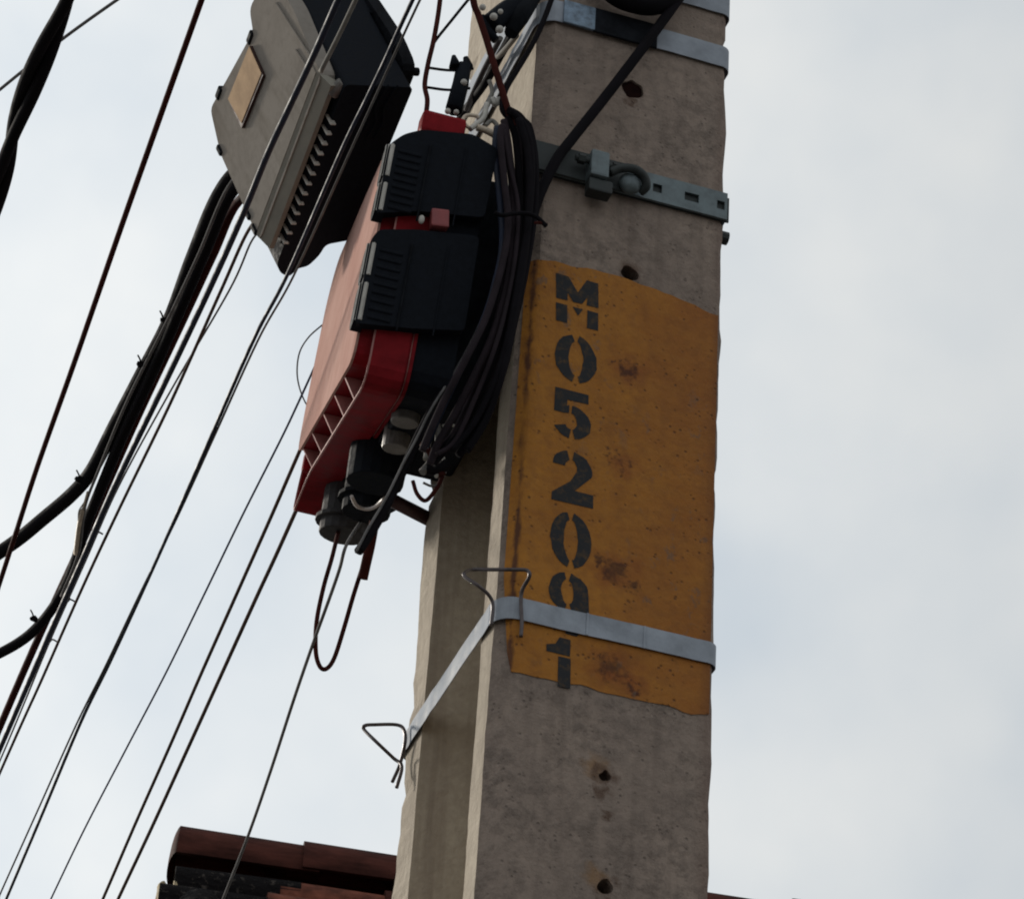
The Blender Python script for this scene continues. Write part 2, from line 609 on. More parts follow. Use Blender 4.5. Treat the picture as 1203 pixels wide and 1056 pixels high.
# ------------------------------------------------------------------ house behind
house = thing('tiled_house', 'house with a weathered dark clay tile roof behind the foot of the pole', 'house', Vector((2.4, 7.6, 0)))
ra = on(205, 974, 2, 6.70)
rb = on(890, 1056, 2, 6.70)
rd = (rb - ra)
rd.z = 0
rd.normalize()
hp = Matrix((rd, Vector((-rd.y, rd.x, 0)), Vector((0, 0, 1)))).transposed().to_4x4()
hp.translation = Vector((ra.x, ra.y, 0))
house.matrix_world = hp                       # x along the ridge from its left end, y away
RL, RZ, PITCH = 6.0, 6.70, R(44)
roof_bm = bmesh.new()
run = 2.6
dz = run * math.tan(PITCH)
zt = RZ - 0.13
prof = [(-run, zt - dz), (0, zt), (run, zt - dz), (run, zt - dz - .08), (0, zt - .09), (-run, zt - dz - .08)]
prism(roof_bm, prof, 0, 0.03, RL)
roof = link('roof', roof_bm, M_TILE, house)
bm = bmesh.new()
prism(bm, [(-run + .5, 0), (run - .5, 0), (run - .5, zt - dz + .40), (0, zt - .12), (-run + .5, zt - dz + .40)], 0, 0.25, RL - .2)
wall = link('wall', bm, M_WALL, house)
for wx in (1.4, 3.6):
    bm = bmesh.new()
    box(bm, (wx, -run + .49, 2.6), (1.1, .06, 1.2))
    wf = link('window', bm, M_WOOD, house)
    bm = bmesh.new()
    box(bm, (wx, -run + .455, 2.6), (.96, .02, 1.06))
    link('pane', bm, M_GLASS, wf)


def half_tile(r0, r1, ln, th, n=8):
    bm = bmesh.new()
    rings = []
    for y, r in ((0, r0), (ln, r1)):
        rings.append([bm.verts.new((y, math.cos(math.pi * k / n) * r, math.sin(math.pi * k / n) * r)) for k in range(n + 1)] +
                     [bm.verts.new((y, math.cos(math.pi * k / n) * (r - th), math.sin(math.pi * k / n) * (r - th))) for k in range(n, -1, -1)])
    q = len(rings[0])
    for k in range(q):
        f = bm.faces.new((rings[0][k], rings[0][(k + 1) % q], rings[1][(k + 1) % q], rings[1][k]))
    for rg in rings:
        for k in range(n):
            bm.faces.new((rg[k], rg[k + 1], rg[q - 2 - k], rg[q - 1 - k]))
    return bm


def down_s_(d):
    return Vector((0, -math.cos(PITCH), -math.sin(PITCH))) * d


def nrm_s_(d):
    return Vector((0, -math.sin(PITCH), math.cos(PITCH))) * d


rt = None
x = 0.015
while x < RL:
    if rt is None:
        rt = link('ridge_tile', half_tile(.150, .138, .46, .018, 20), M_RIDGE, roof)
        o = rt
    else:
        o = rt.copy()
        COL.objects.link(o)
        o.parent = roof
    o.location = (x, random.uniform(-.008, .008), RZ - .150 + random.uniform(-.006, .006))
    o.rotation_euler = (random.uniform(-.06, .06), random.uniform(0.01, 0.03), random.uniform(-.02, .02))
    x += .405
# two capping courses laid along the slope below the ridge
for row, (dn, rad0, lift) in enumerate(((.235, .105, -.035), (.415, .095, -.030))):
    cap = None
    x = .02 + row * -.045
    while x < RL:
        if cap is None:
            cap = link('cap_tile', half_tile(rad0, rad0 - .012, .40, .015, 14), M_TILE, roof)
            o = cap
            fresh = cap.data.copy()
            fresh.materials[0] = M_RIDGE2
        else:
            o = cap.copy()
            COL.objects.link(o)
            o.parent = roof
        if abs(x - .31) < .17:
            o.data = fresh
        o.location = Vector((x, 0, zt)) + down_s_(dn + random.uniform(-.012, .012)) + nrm_s_(lift + random.uniform(-.012, .012))
        o.rotation_euler = (PITCH + random.uniform(-.12, .12), random.uniform(-.02, .02), random.uniform(-.02, .02))
        x += .335
# barrel tiles on the street slope: axis runs down the slope
down_s = Vector((0, -math.cos(PITCH), -math.sin(PITCH)))
nrm_s = Vector((0, -math.sin(PITCH), math.cos(PITCH)))
base_rot = Matrix((down_s, nrm_s.cross(down_s), nrm_s)).transposed()
t0 = None
for ci in range(27):
    for ri in range(4):
        if t0 is None:
            t0 = link('roof_tile', half_tile(.075, .095, .44, .014, 14), M_TILE, roof)
            o = t0
        else:
            o = t0.copy()
            COL.objects.link(o)
            o.parent = roof
        cx_ = .11 + ci * .215 + random.uniform(-.008, .008)
        s_ = .52 + ri * .37 + random.uniform(-.015, .015)
        o.matrix_local = Matrix.Translation(Vector((cx_, 0, zt)) + down_s * s_ + nrm_s * (.012 - .004 * ri + random.uniform(0, .008))) @ \
            (base_rot @ Matrix.Rotation(random.uniform(-.03, .03), 3, 'Z')).to_4x4()
bm = bmesh.new()
bmesh.ops.create_uvsphere(bm, u_segments=20, v_segments=12, radius=.149)
for v in bm.verts:
    v.co.x *= .2
    v.co.y *= .97
bmesh.ops.delete(bm, geom=[v for v in bm.verts if v.co.x > .01 or v.co.z < -.03], context='VERTS')
re_ = link('ridge_end', bm, M_RIDGE, roof, True)
re_.location = (.022, 0, RZ - .150)
bm = bmesh.new()
rs = random.Random(4)
for k in range(9):
    q = Vector((.0 + rs.uniform(-.03, .03), 0, zt)) + down_s * (.20 + k * .05) + nrm_s * rs.uniform(-.03, .01)
    bmesh.ops.create_icosphere(bm, subdivisions=2, radius=rs.uniform(.030, .040), matrix=Matrix.Translation(q) @ Matrix.Diagonal((.4, 1, 1, 1)))
for v in bm.verts:
    v.co += noise.noise_vector(v.co * 25) * .012
link('verge_mortar', bm, M_MORTAR, roof, True)['kind'] = 'stuff'
# ------------------------------------------------------------------ the pole
pole = thing('concrete_pole', 'tall grey concrete utility pole with an ochre painted number band', 'utility pole', Vector((0, 0.2, 0)))
PO = Vector((0, 0.2, 0))


def half_w(z):
    return 0.1475 + (3.99 - z) * 0.0035


def recess(z):
    t = min(1, max(0, (z - 4.42) / .14))
    t = t * t * (3 - 2 * t)
    return 0.085 * (1 - t) + 0.0005


def section(z):
    h = half_w(z)
    d = recess(z)
    xs = [-0.022 + h - .0, ]
    hf = h - 0.0215
    left = [(-hf, 0.0), (-h, 0.020), (-h, 0.068), (-h + d, 0.068 + .02 * min(1, d / .05) + .001), (-h + d, 0.300), (-h, 0.327), (-h, 0.400), (-h + .012, .412)]
    rh = h + .0045
    rightp = [(rh - .012, .412), (rh, .400), (rh, .327), (rh - d, .300), (rh - d, .089), (rh, .068), (rh, .006), (rh - .006, 0.0)]
    front = [(rh - .006 + (-hf - rh + .006) * t, 0.0) for t in (.2, .4, .6, .8)]
    return left + rightp + front


zs = [0.0, 1.0, 2.0, 2.8, 3.2] + [3.3 + .02 * i for i in range(100)] + [5.4, 6.0, 7.0, 8.0, 9.5]
bm = bmesh.new()
rings = []
for z in zs:
    ring = []
    for i, (x, y) in enumerate(section(z)):
        p = Vector((x, y, z))
        if 3.25 < z < 5.35:
            n_ = noise.noise(Vector((i * 7.3, z * 9.0, 1.7))) + .6 * noise.noise(Vector((i * 3.1, z * 34.0, 9.2)))
            amp = {0: .0018, 1: .0022, 2: .0018, 6: .0045, 7: .004, 14: .0040, 15: .0036}.get(i, .0009 if i not in (16, 17, 18, 19) else .0)
            p.x += n_ * amp
            if i in (1, 6, 7):
                p.y += n_ * amp * .6
            big = noise.noise(Vector((i, z * 14, 33.0)))
            if big > .28 and i in (6, 7, 14):
                p.x += (big - .28) * .03 * (1 if i < 8 else -1)
        ring.append(bm.verts.new(p - PO))
    rings.append(ring)
nn = len(rings[0])
for a, b in zip(rings[:-1], rings[1:]):
    for k in range(nn):
        f = bm.faces.new((a[k], a[(k + 1) % nn], b[(k + 1) % nn], b[k]))
        # the last five strips are the front face, strip 0 the chamfer
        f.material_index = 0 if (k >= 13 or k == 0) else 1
bm.faces.new(rings[0])
bm.faces.new(rings[-1])
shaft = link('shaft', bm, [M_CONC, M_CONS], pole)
# real drilled holes
cut = bmesh.new()
for (x, z), r, dep in zip(HOLES, (.0135, .017, .0085, .0100), (.16, .012, .03, .03)):
    v = bmesh.ops.create_cone(cut, cap_ends=True, segments=28, radius1=r, radius2=r * .92, depth=dep * 2,
                              matrix=Matrix.Translation(Vector((x, 0, z)) - PO) @ Matrix.Rotation(R(-90), 4, 'X'))['verts']
    for q in v:
        ce = Vector((x, q.co.y, z - PO.z))
        dd = q.co - Vector((x, q.co.y, z))
        q.co += dd * (.25 if z > 4 else .7) * noise.noise(Vector((dd.x * 90, z * 5, dd.z * 90)))
cut_me = bpy.data.meshes.new('cut')
cut.to_mesh(cut_me)
cut.free()
cut_o = bpy.data.objects.new('cut', cut_me)
COL.objects.link(cut_o)
cut_o.matrix_world = Matrix.Translation(PO)
md = shaft.modifiers.new('b', 'BOOLEAN')
md.operation = 'DIFFERENCE'
md.object = cut_o
md.solver = 'EXACT'
bpy.context.view_layer.update()
dg = bpy.context.evaluated_depsgraph_get()
new_me = bpy.data.meshes.new_from_object(shaft.evaluated_get(dg))
shaft.modifiers.clear()
shaft.data = new_me
new_me.name = 'shaft'
bpy.data.objects.remove(cut_o)

# materials use world-like coordinates: shift mesh coordinates so object space = world (base at origin)
shaft.data.transform(Matrix.Translation(PO))
shaft.location = -PO


def pole_part(name, bm, mat, label=None, smooth=False):
    o = link(name, bm, mat, pole, smooth)
    o.location = -PO
    if label:
        o['label'] = label
    return o


# painted band: a thin skin that wraps the chamfer and the face
def ztop(x):
    t = (x + .15) / .3
    return 4.478 - .012 * t + .006 * noise.noise(Vector((x * 25, 3, 0))) - .0 * t


def zbot(x):
    base = 3.806 if x > -.118 else 3.806 + (-.118 - x) * 5.0
    return base + .006 * noise.noise(Vector((x * 28, 8, 0)))


# measured upper edge of the paint
topx = [(-.151, 4.470), (-.126, 4.476), (-.005, 4.483), (.06, 4.476), (.11, 4.466), (.160, 4.456)]


def ztop(x):
    for (x0, z0), (x1, z1) in zip(topx[:-1], topx[1:]):
        if x <= x1:
            t = (x - x0) / (x1 - x0)
            break
    return z0 + (z1 - z0) * t + .004 * noise.noise(Vector((x * 40, 3, 0)))


bm = bmesh.new()
NX, NZ = 26, 40
grid = []
for j in range(NZ + 1):
    row = []
    for i in range(NX + 1):
        # first three columns lie on the chamfer
        if i < 3:
            t = .35 + .65 * i / 3
        u = i / NX
        hx = half_w(4.1)
        xr = -hx + u * (2 * hx + .0045)
        tz, bz = ztop(xr), zbot(xr)
        z = bz + (tz - bz) * j / NZ
        h = half_w(z)
        hf = h - .0215
        rh = h + .0045 - .0062
        if i < 3:
            x = -h + (h - hf) * t
            y = .020 * (1 - t)
            nx, ny = -.68, -.73
        else:
            x = -hf + (rh + hf) * (i - 3) / (NX - 3)
            y, nx, ny = 0.0, 0.0, -1.0
        if i == 3:
            nx, ny = -.35, -.93
        lift = .0019 if i < 4 else .0012
        if i == NX:
            x += .001
        row.append(bm.verts.new((x + nx * lift, y + ny * lift, z)))
    grid.append(row)
for j in range(NZ):
    for i in range(NX):
        bm.faces.new((grid[j][i], grid[j][i + 1], grid[j + 1][i + 1], grid[j + 1][i])).smooth = True
pole_part('paint_band', bm, M_PAINT, 'ochre painted band with rust blotches')


# stencilled characters, each cut with the stencil's bridges
def arc(cx, cy, rx, ry, a0, a1, n=12):
    return [(cx + rx * math.cos(R(a0 + (a1 - a0) * k / n)), cy + ry * math.sin(R(a0 + (a1 - a0) * k / n))) for k in range(n + 1)]


def ring_piece(cx, cy, ro, ri, a0, a1, n=12):
    return arc(cx, cy, ro[0], ro[1], a0, a1, n) + arc(cx, cy, ri[0], ri[1], a1, a0, n)


ZERO = [ring_piece(.5, .5, (.5, .5), (.17, .37), 100, 260), ring_piece(.5, .5, (.5, .5), (.17, .37), 80, -80)]
GLYPH = {
    'M': [[(0, 1), (.30, 1), (.52, .70), (.72, 1), (1, 1), (1, .48), (.72, .48), (.74, .64), (.62, .48), (.40, .48), (.27, .64), (.27, .48), (0, .48)],
          [(0, .38), (.27, .38), (.27, 0), (0, 0)], [(.73, .38), (1, .38), (1, 0), (.73, 0)], [(.38, .38), (.64, .38), (.52, .2)]],
    '0': ZERO,
    '5': [[(.06, 1), (.92, 1), (.92, .80), (.36, .80), (.35, .66), (.42, .68), (.40, .53), (.28, .50), (.02, .50)],
          ring_piece(.46, .34, (.52, .35), (.16, .17), 88, -78), ring_piece(.46, .34, (.48, .35), (.16, .17), 205, 262)],
    '2': [ring_piece(.46, .68, (.45, .32), (.14, .15), 175, 102),
          arc(.46, .68, .52, .32, 82, -18, 10) + [(.55, .25), (1, .25), (1, 0), (.0, 0), (.0, .14), (.46, .42)] + arc(.46, .68, .16, .16, -20, 80, 8)],
    '9': [ring_piece(.46, .68, (.46, .32), (.15, .20), 100, 262),
          arc(.46, .68, .54, .32, 80, 0, 8) + [(1, .42), (.90, .16), (.70, 0), (.42, 0), (.42, .14), (.58, .18), (.68, .38), (.58, .36)] + arc(.46, .68, .16, .20, -70, 80, 8)],
    '1': [[(.0, .80), (.28, .86), (.40, 1), (.72, 1), (.72, .66), (.0, .66)], [(.34, .60), (.72, .60), (.72, 0), (.34, 0)]],
}
CHARS = [('M', -.099, -.036, 4.459, 4.378), ('0', -.096, -.034, 4.361, 4.281), ('5', -.093, -.037, 4.266, 4.188), ('2', -.090, -.031, 4.167, 4.083),
         ('0', -.087, -.029, 4.069, 3.982), ('9', -.084, -.028, 3.974, 3.880), ('1', -.082, -.036, 3.873, 3.799)]
for ch, x0, x1, z1, z0 in CHARS:
    bm = bmesh.new()
    for pi, poly in enumerate(GLYPH[ch]):
        vs_ = []
        for k, (u, v) in enumerate(poly):
            jx = noise.noise(Vector((u * 9, v * 9, z1 * 31 + pi))) * .0016
            jz = noise.noise(Vector((v * 9, u * 9, z1 * 17 + pi))) * .0016
            vs_.append((x0 + (x1 - x0) * u + (z1 - z0) * (1 - v) * .045 + jx, z0 + (z1 - z0) * v + jz))
        bv = [bm.verts.new((x, -.0018, z)) for x, z in vs_]
        for tri in tessellate_polygon([[Vector((x, z, 0)) for x, z in vs_]]):
            bm.faces.new([bv[t] for t in tri])
    pole_part('stencil_character', bm, M_INK, 'stencilled dark ' + ('letter M' if ch == 'M' else 'digit ' + ch))

# rusted plug in the upper hole
bm = bmesh.new()
bmesh.ops.create_cone(bm, cap_ends=True, segments=16, radius1=.0168, radius2=.0160, depth=.010,
                      matrix=Matrix.Translation((HOLES[1][0], .008, HOLES[1][1])) @ Matrix.Rotation(R(90), 4, 'X'))
for v in bm.verts:
    v.co += noise.noise_vector(v.co * 120) * .001
pole_part('hole_plug', bm, simple('rust_plug', (.014, .0055, .0045), .95, 0, .4, 90, spec=.05))


# ------------------------------------------------------------------ straps round the pole
def band_path(z, gap=.003, tilt=0.0, sag=0.0):
    """closed run round the pole at height z with rounded corners; returns points, normals"""
    h = half_w(z)
    core = [(-h + .004, .004), (-h + .004, .408), (h, .408), (h, .004)]
    poly = [(-h, .0), (-h, .412), (h + .0045, .412), (h + .0045, 0)]
    pts, nr = [], []
    rr = .026
    cor = [(-h + rr, rr, 180, 270), (h + .0045 - .010, .010, 270, 360), (h + .0045 - .014, .412 - .014, 0, 90), (-h + .014, .412 - .014, 90, 180)]
    rad = [rr, .010, .014, .014]
    for (cx_, cy_, a0, a1), r_ in zip(cor, rad):
        for k in range(7):
            a = R(a0 + (a1 - a0) * k / 6)
            n_ = Vector((math.cos(a), math.sin(a), 0))
            pts.append(Vector((cx_, cy_, z)) + n_ * (r_ + gap))
            nr.append(n_)
        # straight run to the next corner gets extra points so that it can kink a little
    full_p, full_n = [], []
    m_ = len(pts)
    for i in range(m_):
        p, q = pts[i], pts[(i + 1) % m_]
        full_p.append(p)
        full_n.append(nr[i])
        L = (q - p).length
        if L > .05:
            c = int(L / .02)
            for k in range(1, c):
                full_p.append(p.lerp(q, k / c))
                full_n.append(nr[i])
    for i, (p, n_) in enumerate(zip(full_p, full_n)):
        p += n_ * (.0012 * noise.noise(p * 60)) + n_ * .0
        p.z += tilt * p.x + .0015 * noise.noise(p * 9)
    return full_p, full_n


def strap(z, half, mat, label, thick=.0009, gap=.0045):
    s = thing('steel_strap', label, 'strap', Vector((0, -.01, z)))
    p, n_ = band_path(z, gap)
    bm = bmesh.new()
    o_ = Vector((0, -.01, z))
    flat_band(bm, [q - o_ for q in p], n_, half, thick, True)
    link('band', bm, mat, s)
    return s


s_low = strap(3.8995, .0165, M_STRAP, 'bright steel strap crossing the lower edge of the ochre band')
# crimp marks / seal folds on the lower band
for px, py in ((690, 738), (757, 760)):
    q = on(px, py, 1, -.006)
    bm = bmesh.new()
    box(bm, Vector((q.x, -.0057, 3.8995)) - Vector((0, -.01, 3.8995)), (.0035, .0016, .034))
    bevel(bm, .0005, 1)
    link('crimp', bm, M_STRAP, s_low)
s_up = strap(4.937, .020, M_STRAP, 'steel strap near the photo top, half hidden by the slanting black cable')
s_top = strap(5.048, .026, M_STRAP, 'topmost steel strap, only its lower edge in view at the right corner')
# dark tape wrapped over the middle of the upper strap, and its buckle at the left corner
bm = bmesh.new()
x0, x1 = on(695, 35, 1, 0).x, on(770, 45, 1, 0).x
box(bm, Vector(((x0 + x1) / 2, -.0075, 4.937)) - Vector((0, -.01, 4.937)), (x1 - x0, .004, .046))
bevel(bm, .0015, 2)
link('tape_wrap', bm, M_BLACKR, s_up)
bm = bmesh.new()
x0, x1 = on(660, 20, 1, 0).x, on(697, 28, 1, 0).x
box(bm, Vector(((x0 + x1) / 2, -.0078, 4.937)) - Vector((0, -.01, 4.937)), (x1 - x0, .005, .043))
bevel(bm, .0015, 2)
link('buckle', bm, simple('buckle_steel', (.17, .23, .30), .5, .4, .4, 90), s_up)

# ------------------------------------------------------------------ wire hooks tucked under the lower strap
def wire_thing(name, label, cat, pts, rad, mat, per=8, seg=8, group=None):
    P = smooth_path(pts, per)
    o_ = P[0].copy()
    bm = bmesh.new()
    tube(bm, [p - o_ for p in P], rad, seg)
    o = link(name, bm, mat, None)
    o.location = o_
    return tag(o, label, cat, group)


def wpx(lst, ax, val):
    return [on(x, y, ax, val) for x, y in lst]


h1 = [on(577, 735, 0, -.158), on(579, 712, 0, -.158), on(575, 700, 0, -.165), on(562, 688, 0, -.185), on(547, 678, 0, -.20), on(546, 673, 0, -.20),
      on(556, 669, 1, .02), on(580, 669, 1, -.004), on(605, 669, 1, -.022), on(619, 670, 1, -.03), on(622, 677, 1, -.03), on(614, 692, 1, -.016), on(612, 705, 1, -.011), on(613, 730, 1, -.010), on(612, 748, 1, -.009)]
wire_thing('wire_hook', 'bent wire hook standing up behind the strap over the painted band', 'wire hook', h1, .0026, M_WIRE, 6)
h2 = [on(466, 925, 0, -.165), on(472, 900, 0, -.160), on(462, 890, 0, -.17), on(443, 872, 0, -.20), on(428, 857, 0, -.215), on(429, 852, 0, -.215), on(440, 851, 0, -.20),
      on(465, 851, 0, -.17), on(474, 856, 0, -.160), on(476, 870, 0, -.158), on(470, 897, 0, -.158), on(461, 918, 0, -.168)]
wire_thing('wire_hook', 'bent wire hook jutting left from the strap against the sky', 'wire hook', h2, .0026, M_WIRE, 6)

# ------------------------------------------------------------------ galvanised clamp
clamp = thing('pole_clamp', 'galvanised slotted clamp bolted round the pole above the ochre band', 'clamp', Vector((0, -.02, 4.65)))
CO = Vector((0, -.02, 4.65))
zc = 4.6485


def slotted_band():
    bm = bmesh.new()
    y0, th = -.006, .004
    hx = half_w(zc)
    slots = [(on(770, 214, 1, 0).x, .007), (on(810, 231, 1, 0).x, .011), (on(844, 243, 1, 0).x, .006)]
    zt_, zb_ = zc + .026, zc - .022
    xs = [-.150, -.12, -.06, 0.0, .025]
    for c, hw in slots:
        xs += [c - hw, c + hw]
    xs += [.1515]
    xs = sorted(xs)
    zrow = [zb_, zc - .006, zc + .009, zt_]
    for i in range(len(xs) - 1):
        mid = (xs[i] + xs[i + 1]) / 2
        sl = any(abs(mid - c) < hw for c, hw in slots)
        for j in range(3):
            if sl and j == 1:
                continue
            box(bm, (Vector(((xs[i] + xs[i + 1]) / 2, y0 - th / 2, (zrow[j] + zrow[j + 1]) / 2)) - CO), (xs[i + 1] - xs[i], th, zrow[j + 1] - zrow[j]))
    bmesh.ops.remove_doubles(bm, verts=bm.verts, dist=.0002)
    # inner duplicate faces
    seen = {}
    for f in bm.faces:
        k = tuple(sorted(v.index for v in f.verts))
    bm.verts.index_update()
    for f in list(bm.faces):
        k = tuple(sorted(v.index for v in f.verts))
        seen.setdefault(k, []).append(f)
    bmesh.ops.delete(bm, geom=[f for fs in seen.values() if len(fs) > 1 for f in fs], context='FACES_ONLY')
    return bm


link('front_plate', slotted_band(), M_GALV, clamp)
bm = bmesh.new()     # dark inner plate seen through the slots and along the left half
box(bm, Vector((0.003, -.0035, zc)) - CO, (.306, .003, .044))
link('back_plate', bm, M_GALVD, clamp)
bm = bmesh.new()     # overlapping left plate, darker
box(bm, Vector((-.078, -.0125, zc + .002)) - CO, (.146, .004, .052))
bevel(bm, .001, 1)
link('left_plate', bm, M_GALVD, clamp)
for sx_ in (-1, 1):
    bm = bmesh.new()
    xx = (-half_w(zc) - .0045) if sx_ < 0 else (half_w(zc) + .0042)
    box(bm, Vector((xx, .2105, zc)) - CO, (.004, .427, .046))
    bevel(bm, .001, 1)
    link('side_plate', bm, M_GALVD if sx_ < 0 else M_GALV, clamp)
bm = bmesh.new()
box(bm, Vector((0.002, .424, zc)) - CO, (.31, .004, .046))
link('rear_plate', bm, M_GALV, clamp)
# clamp block + bolt
bq = on(703, 196, 1, -.03)
bm = bmesh.new()
box(bm, Vector((bq.x, -.026, bq.z)) - CO, (.028, .028, .046))
bevel(bm, .004, 2)
link('bolt_block', bm, M_GALV, clamp)
bm = bmesh.new()
box(bm, Vector((bq.x + .004, -.024, bq.z - .036)) - CO, (.036, .022, .022))
bevel(bm, .003, 2)
link('block_foot', bm, M_GALVD, clamp)
bm = bmesh.new()
for r_, l_, dx in ((.0045, .07, 0), (.008, .010, .026), (.008, .010, -.026)):
    bmesh.ops.create_cone(bm, cap_ends=True, segments=6 if dx else 12, radius1=r_, radius2=r_, depth=l_,
                          matrix=Matrix.Translation(Vector((bq.x + dx, -.030, bq.z + .006)) - CO) @ Matrix.Rotation(R(90), 4, 'Y'))
link('bolt', bm, M_GALVD, clamp)
# ring eye and its round head
ea = [on(716, 203, 1, -.03), on(730, 198, 1, -.034), on(745, 199, 1, -.036), on(756, 207, 1, -.034), on(759, 219, 1, -.028), on(752, 226, 1, -.018)]
bm = bmesh.new()
tube(bm, [p - CO for p in smooth_path(ea, 6)], .0068, 10)
link('eye_ring', bm, M_GALVD, clamp)
eb = on(740, 216, 1, -.022)
bm = bmesh.new()
bmesh.ops.create_icosphere(bm, subdivisions=3, radius=.0165, matrix=Matrix.Translation(eb - CO) @ Matrix.Diagonal((1.0, .75, 1.0, 1)))
for v in bm.verts:
    v.co += noise.noise_vector(v.co * 90) * .0012
link('eye_nut', bm, M_GALV, clamp, True)
bm = bmesh.new()
bmesh.ops.create_cone(bm, cap_ends=True, segments=10, radius1=.010, radius2=.010, depth=.014,
                      matrix=Matrix.Translation(Vector((half_w(zc) + .012, .02, zc - .032)) - CO) @ Matrix.Rotation(R(90), 4, 'Y'))
link('corner_bolt', bm, M_GALVD, clamp)

# ------------------------------------------------------------------ red / black distribution box
RB = Frame((-.273, .210, 4.474), ((0.9958, 0.0844, 0.0363), (-0.0764, 0.98, -0.1835), (-0.0511, 0.1799, 0.9823)))
red = thing('distribution_box', 'red fibre distribution box with black latches hung on the left side of the pole', 'terminal box', RB.M)
# outlines in (away, up)
OUT = [(-.2145, -.213), (-.2145, .165), (-.15, .203), (.05, .212), (.27, .212), (.315, .16), (.325, -.01), (.415, -.095), (.428, -.156), (.30, -.138)]


def inset(poly, d):
    c = Vector((.05, 0.0))
    o = []
    for u, v in poly:
        o.append((u - math.copysign(d, u - .05), v - math.copysign(d, v)))
    return o


NB = round_poly(OUT, .045, 5)
M_REDLIT = simple('lit_red_edge', (.46, .22, .205), .6, 0, .15, 40, spec=.2)  # red edges that catch the sun, brightness put into the colour
COV = [(-.2045, -.178), (-.2045, .158), (-.145, .194), (.05, .203), (.263, .203), (.305, .155), (.314, .0), (.306, -.108)]


def ring(bm, outer, inner, lo, hi):
    n = len(outer)
    L = [[bm.verts.new((h, u, v)) for u, v in p] for h in (lo, hi) for p in (outer, inner)]
    for i in range(n):
        j = (i + 1) % n
        bm.faces.new((L[0][i], L[0][j], L[1][j], L[1][i]))
        bm.faces.new((L[2][i], L[2][j], L[3][j], L[3][i]))
        bm.faces.new((L[0][i], L[0][j], L[2][j], L[2][i]))
        bm.faces.new((L[1][i], L[1][j], L[3][j], L[3][i]))


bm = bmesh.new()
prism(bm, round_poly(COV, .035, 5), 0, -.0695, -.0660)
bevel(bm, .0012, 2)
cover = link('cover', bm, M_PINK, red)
cover['label'] = 'bleached pink front cover with sky sheen in its colour'
bm = bmesh.new()
prism(bm, round_poly(inset(COV, .001), .035, 5), 0, -.0660, -.0300)
link('skirt', bm, M_RED, red)
NBI = round_poly(inset(OUT, .0028), .0422, 5)
bm = bmesh.new()
ring(bm, NB, NBI, -.0455, -.0300)
link('rim_lip', bm, M_RED, red)
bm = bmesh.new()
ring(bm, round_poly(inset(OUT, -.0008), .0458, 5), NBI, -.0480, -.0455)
link('rim_edge', bm, M_REDLIT, red)
bm = bmesh.new()
prism(bm, NB, 0, -.0300, .003)
bevel(bm, .001, 1)
link('cover_rim', bm, M_RED, red)
for off, a_, b2, mt in ((-.0045, .003, .0062, M_RED), (-.0052, .0062, .0078, M_REDLIT), (-.0025, .0078, .0125, M_RED)):
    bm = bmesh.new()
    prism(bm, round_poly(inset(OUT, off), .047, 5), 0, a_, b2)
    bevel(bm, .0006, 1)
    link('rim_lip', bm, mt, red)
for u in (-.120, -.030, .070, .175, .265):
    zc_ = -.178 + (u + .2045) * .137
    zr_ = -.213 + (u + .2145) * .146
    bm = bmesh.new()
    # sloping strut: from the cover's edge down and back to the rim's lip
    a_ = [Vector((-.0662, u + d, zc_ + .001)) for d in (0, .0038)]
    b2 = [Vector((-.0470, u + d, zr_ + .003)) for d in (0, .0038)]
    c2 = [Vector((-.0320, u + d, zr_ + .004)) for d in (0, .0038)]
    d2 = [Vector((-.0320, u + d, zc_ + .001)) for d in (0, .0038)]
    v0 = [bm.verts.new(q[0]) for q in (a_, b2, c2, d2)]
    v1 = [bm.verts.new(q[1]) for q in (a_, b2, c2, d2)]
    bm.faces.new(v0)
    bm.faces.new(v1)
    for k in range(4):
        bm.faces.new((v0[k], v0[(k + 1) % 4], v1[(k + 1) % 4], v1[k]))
    link('web', bm, M_REDLIT, red)
bm = bmesh.new()
box(bm, (-.0475, .303, -.118), (.022, .016, .03))
bevel(bm, .004, 2)
link('corner_foot', bm, M_RED, red)
# black base
bm = bmesh.new()
prism(bm, round_poly(inset(OUT, .007), .05, 5), 0, .0125, .0700)
bevel(bm, .005, 2)
body = link('body', bm, M_BLACK, red)
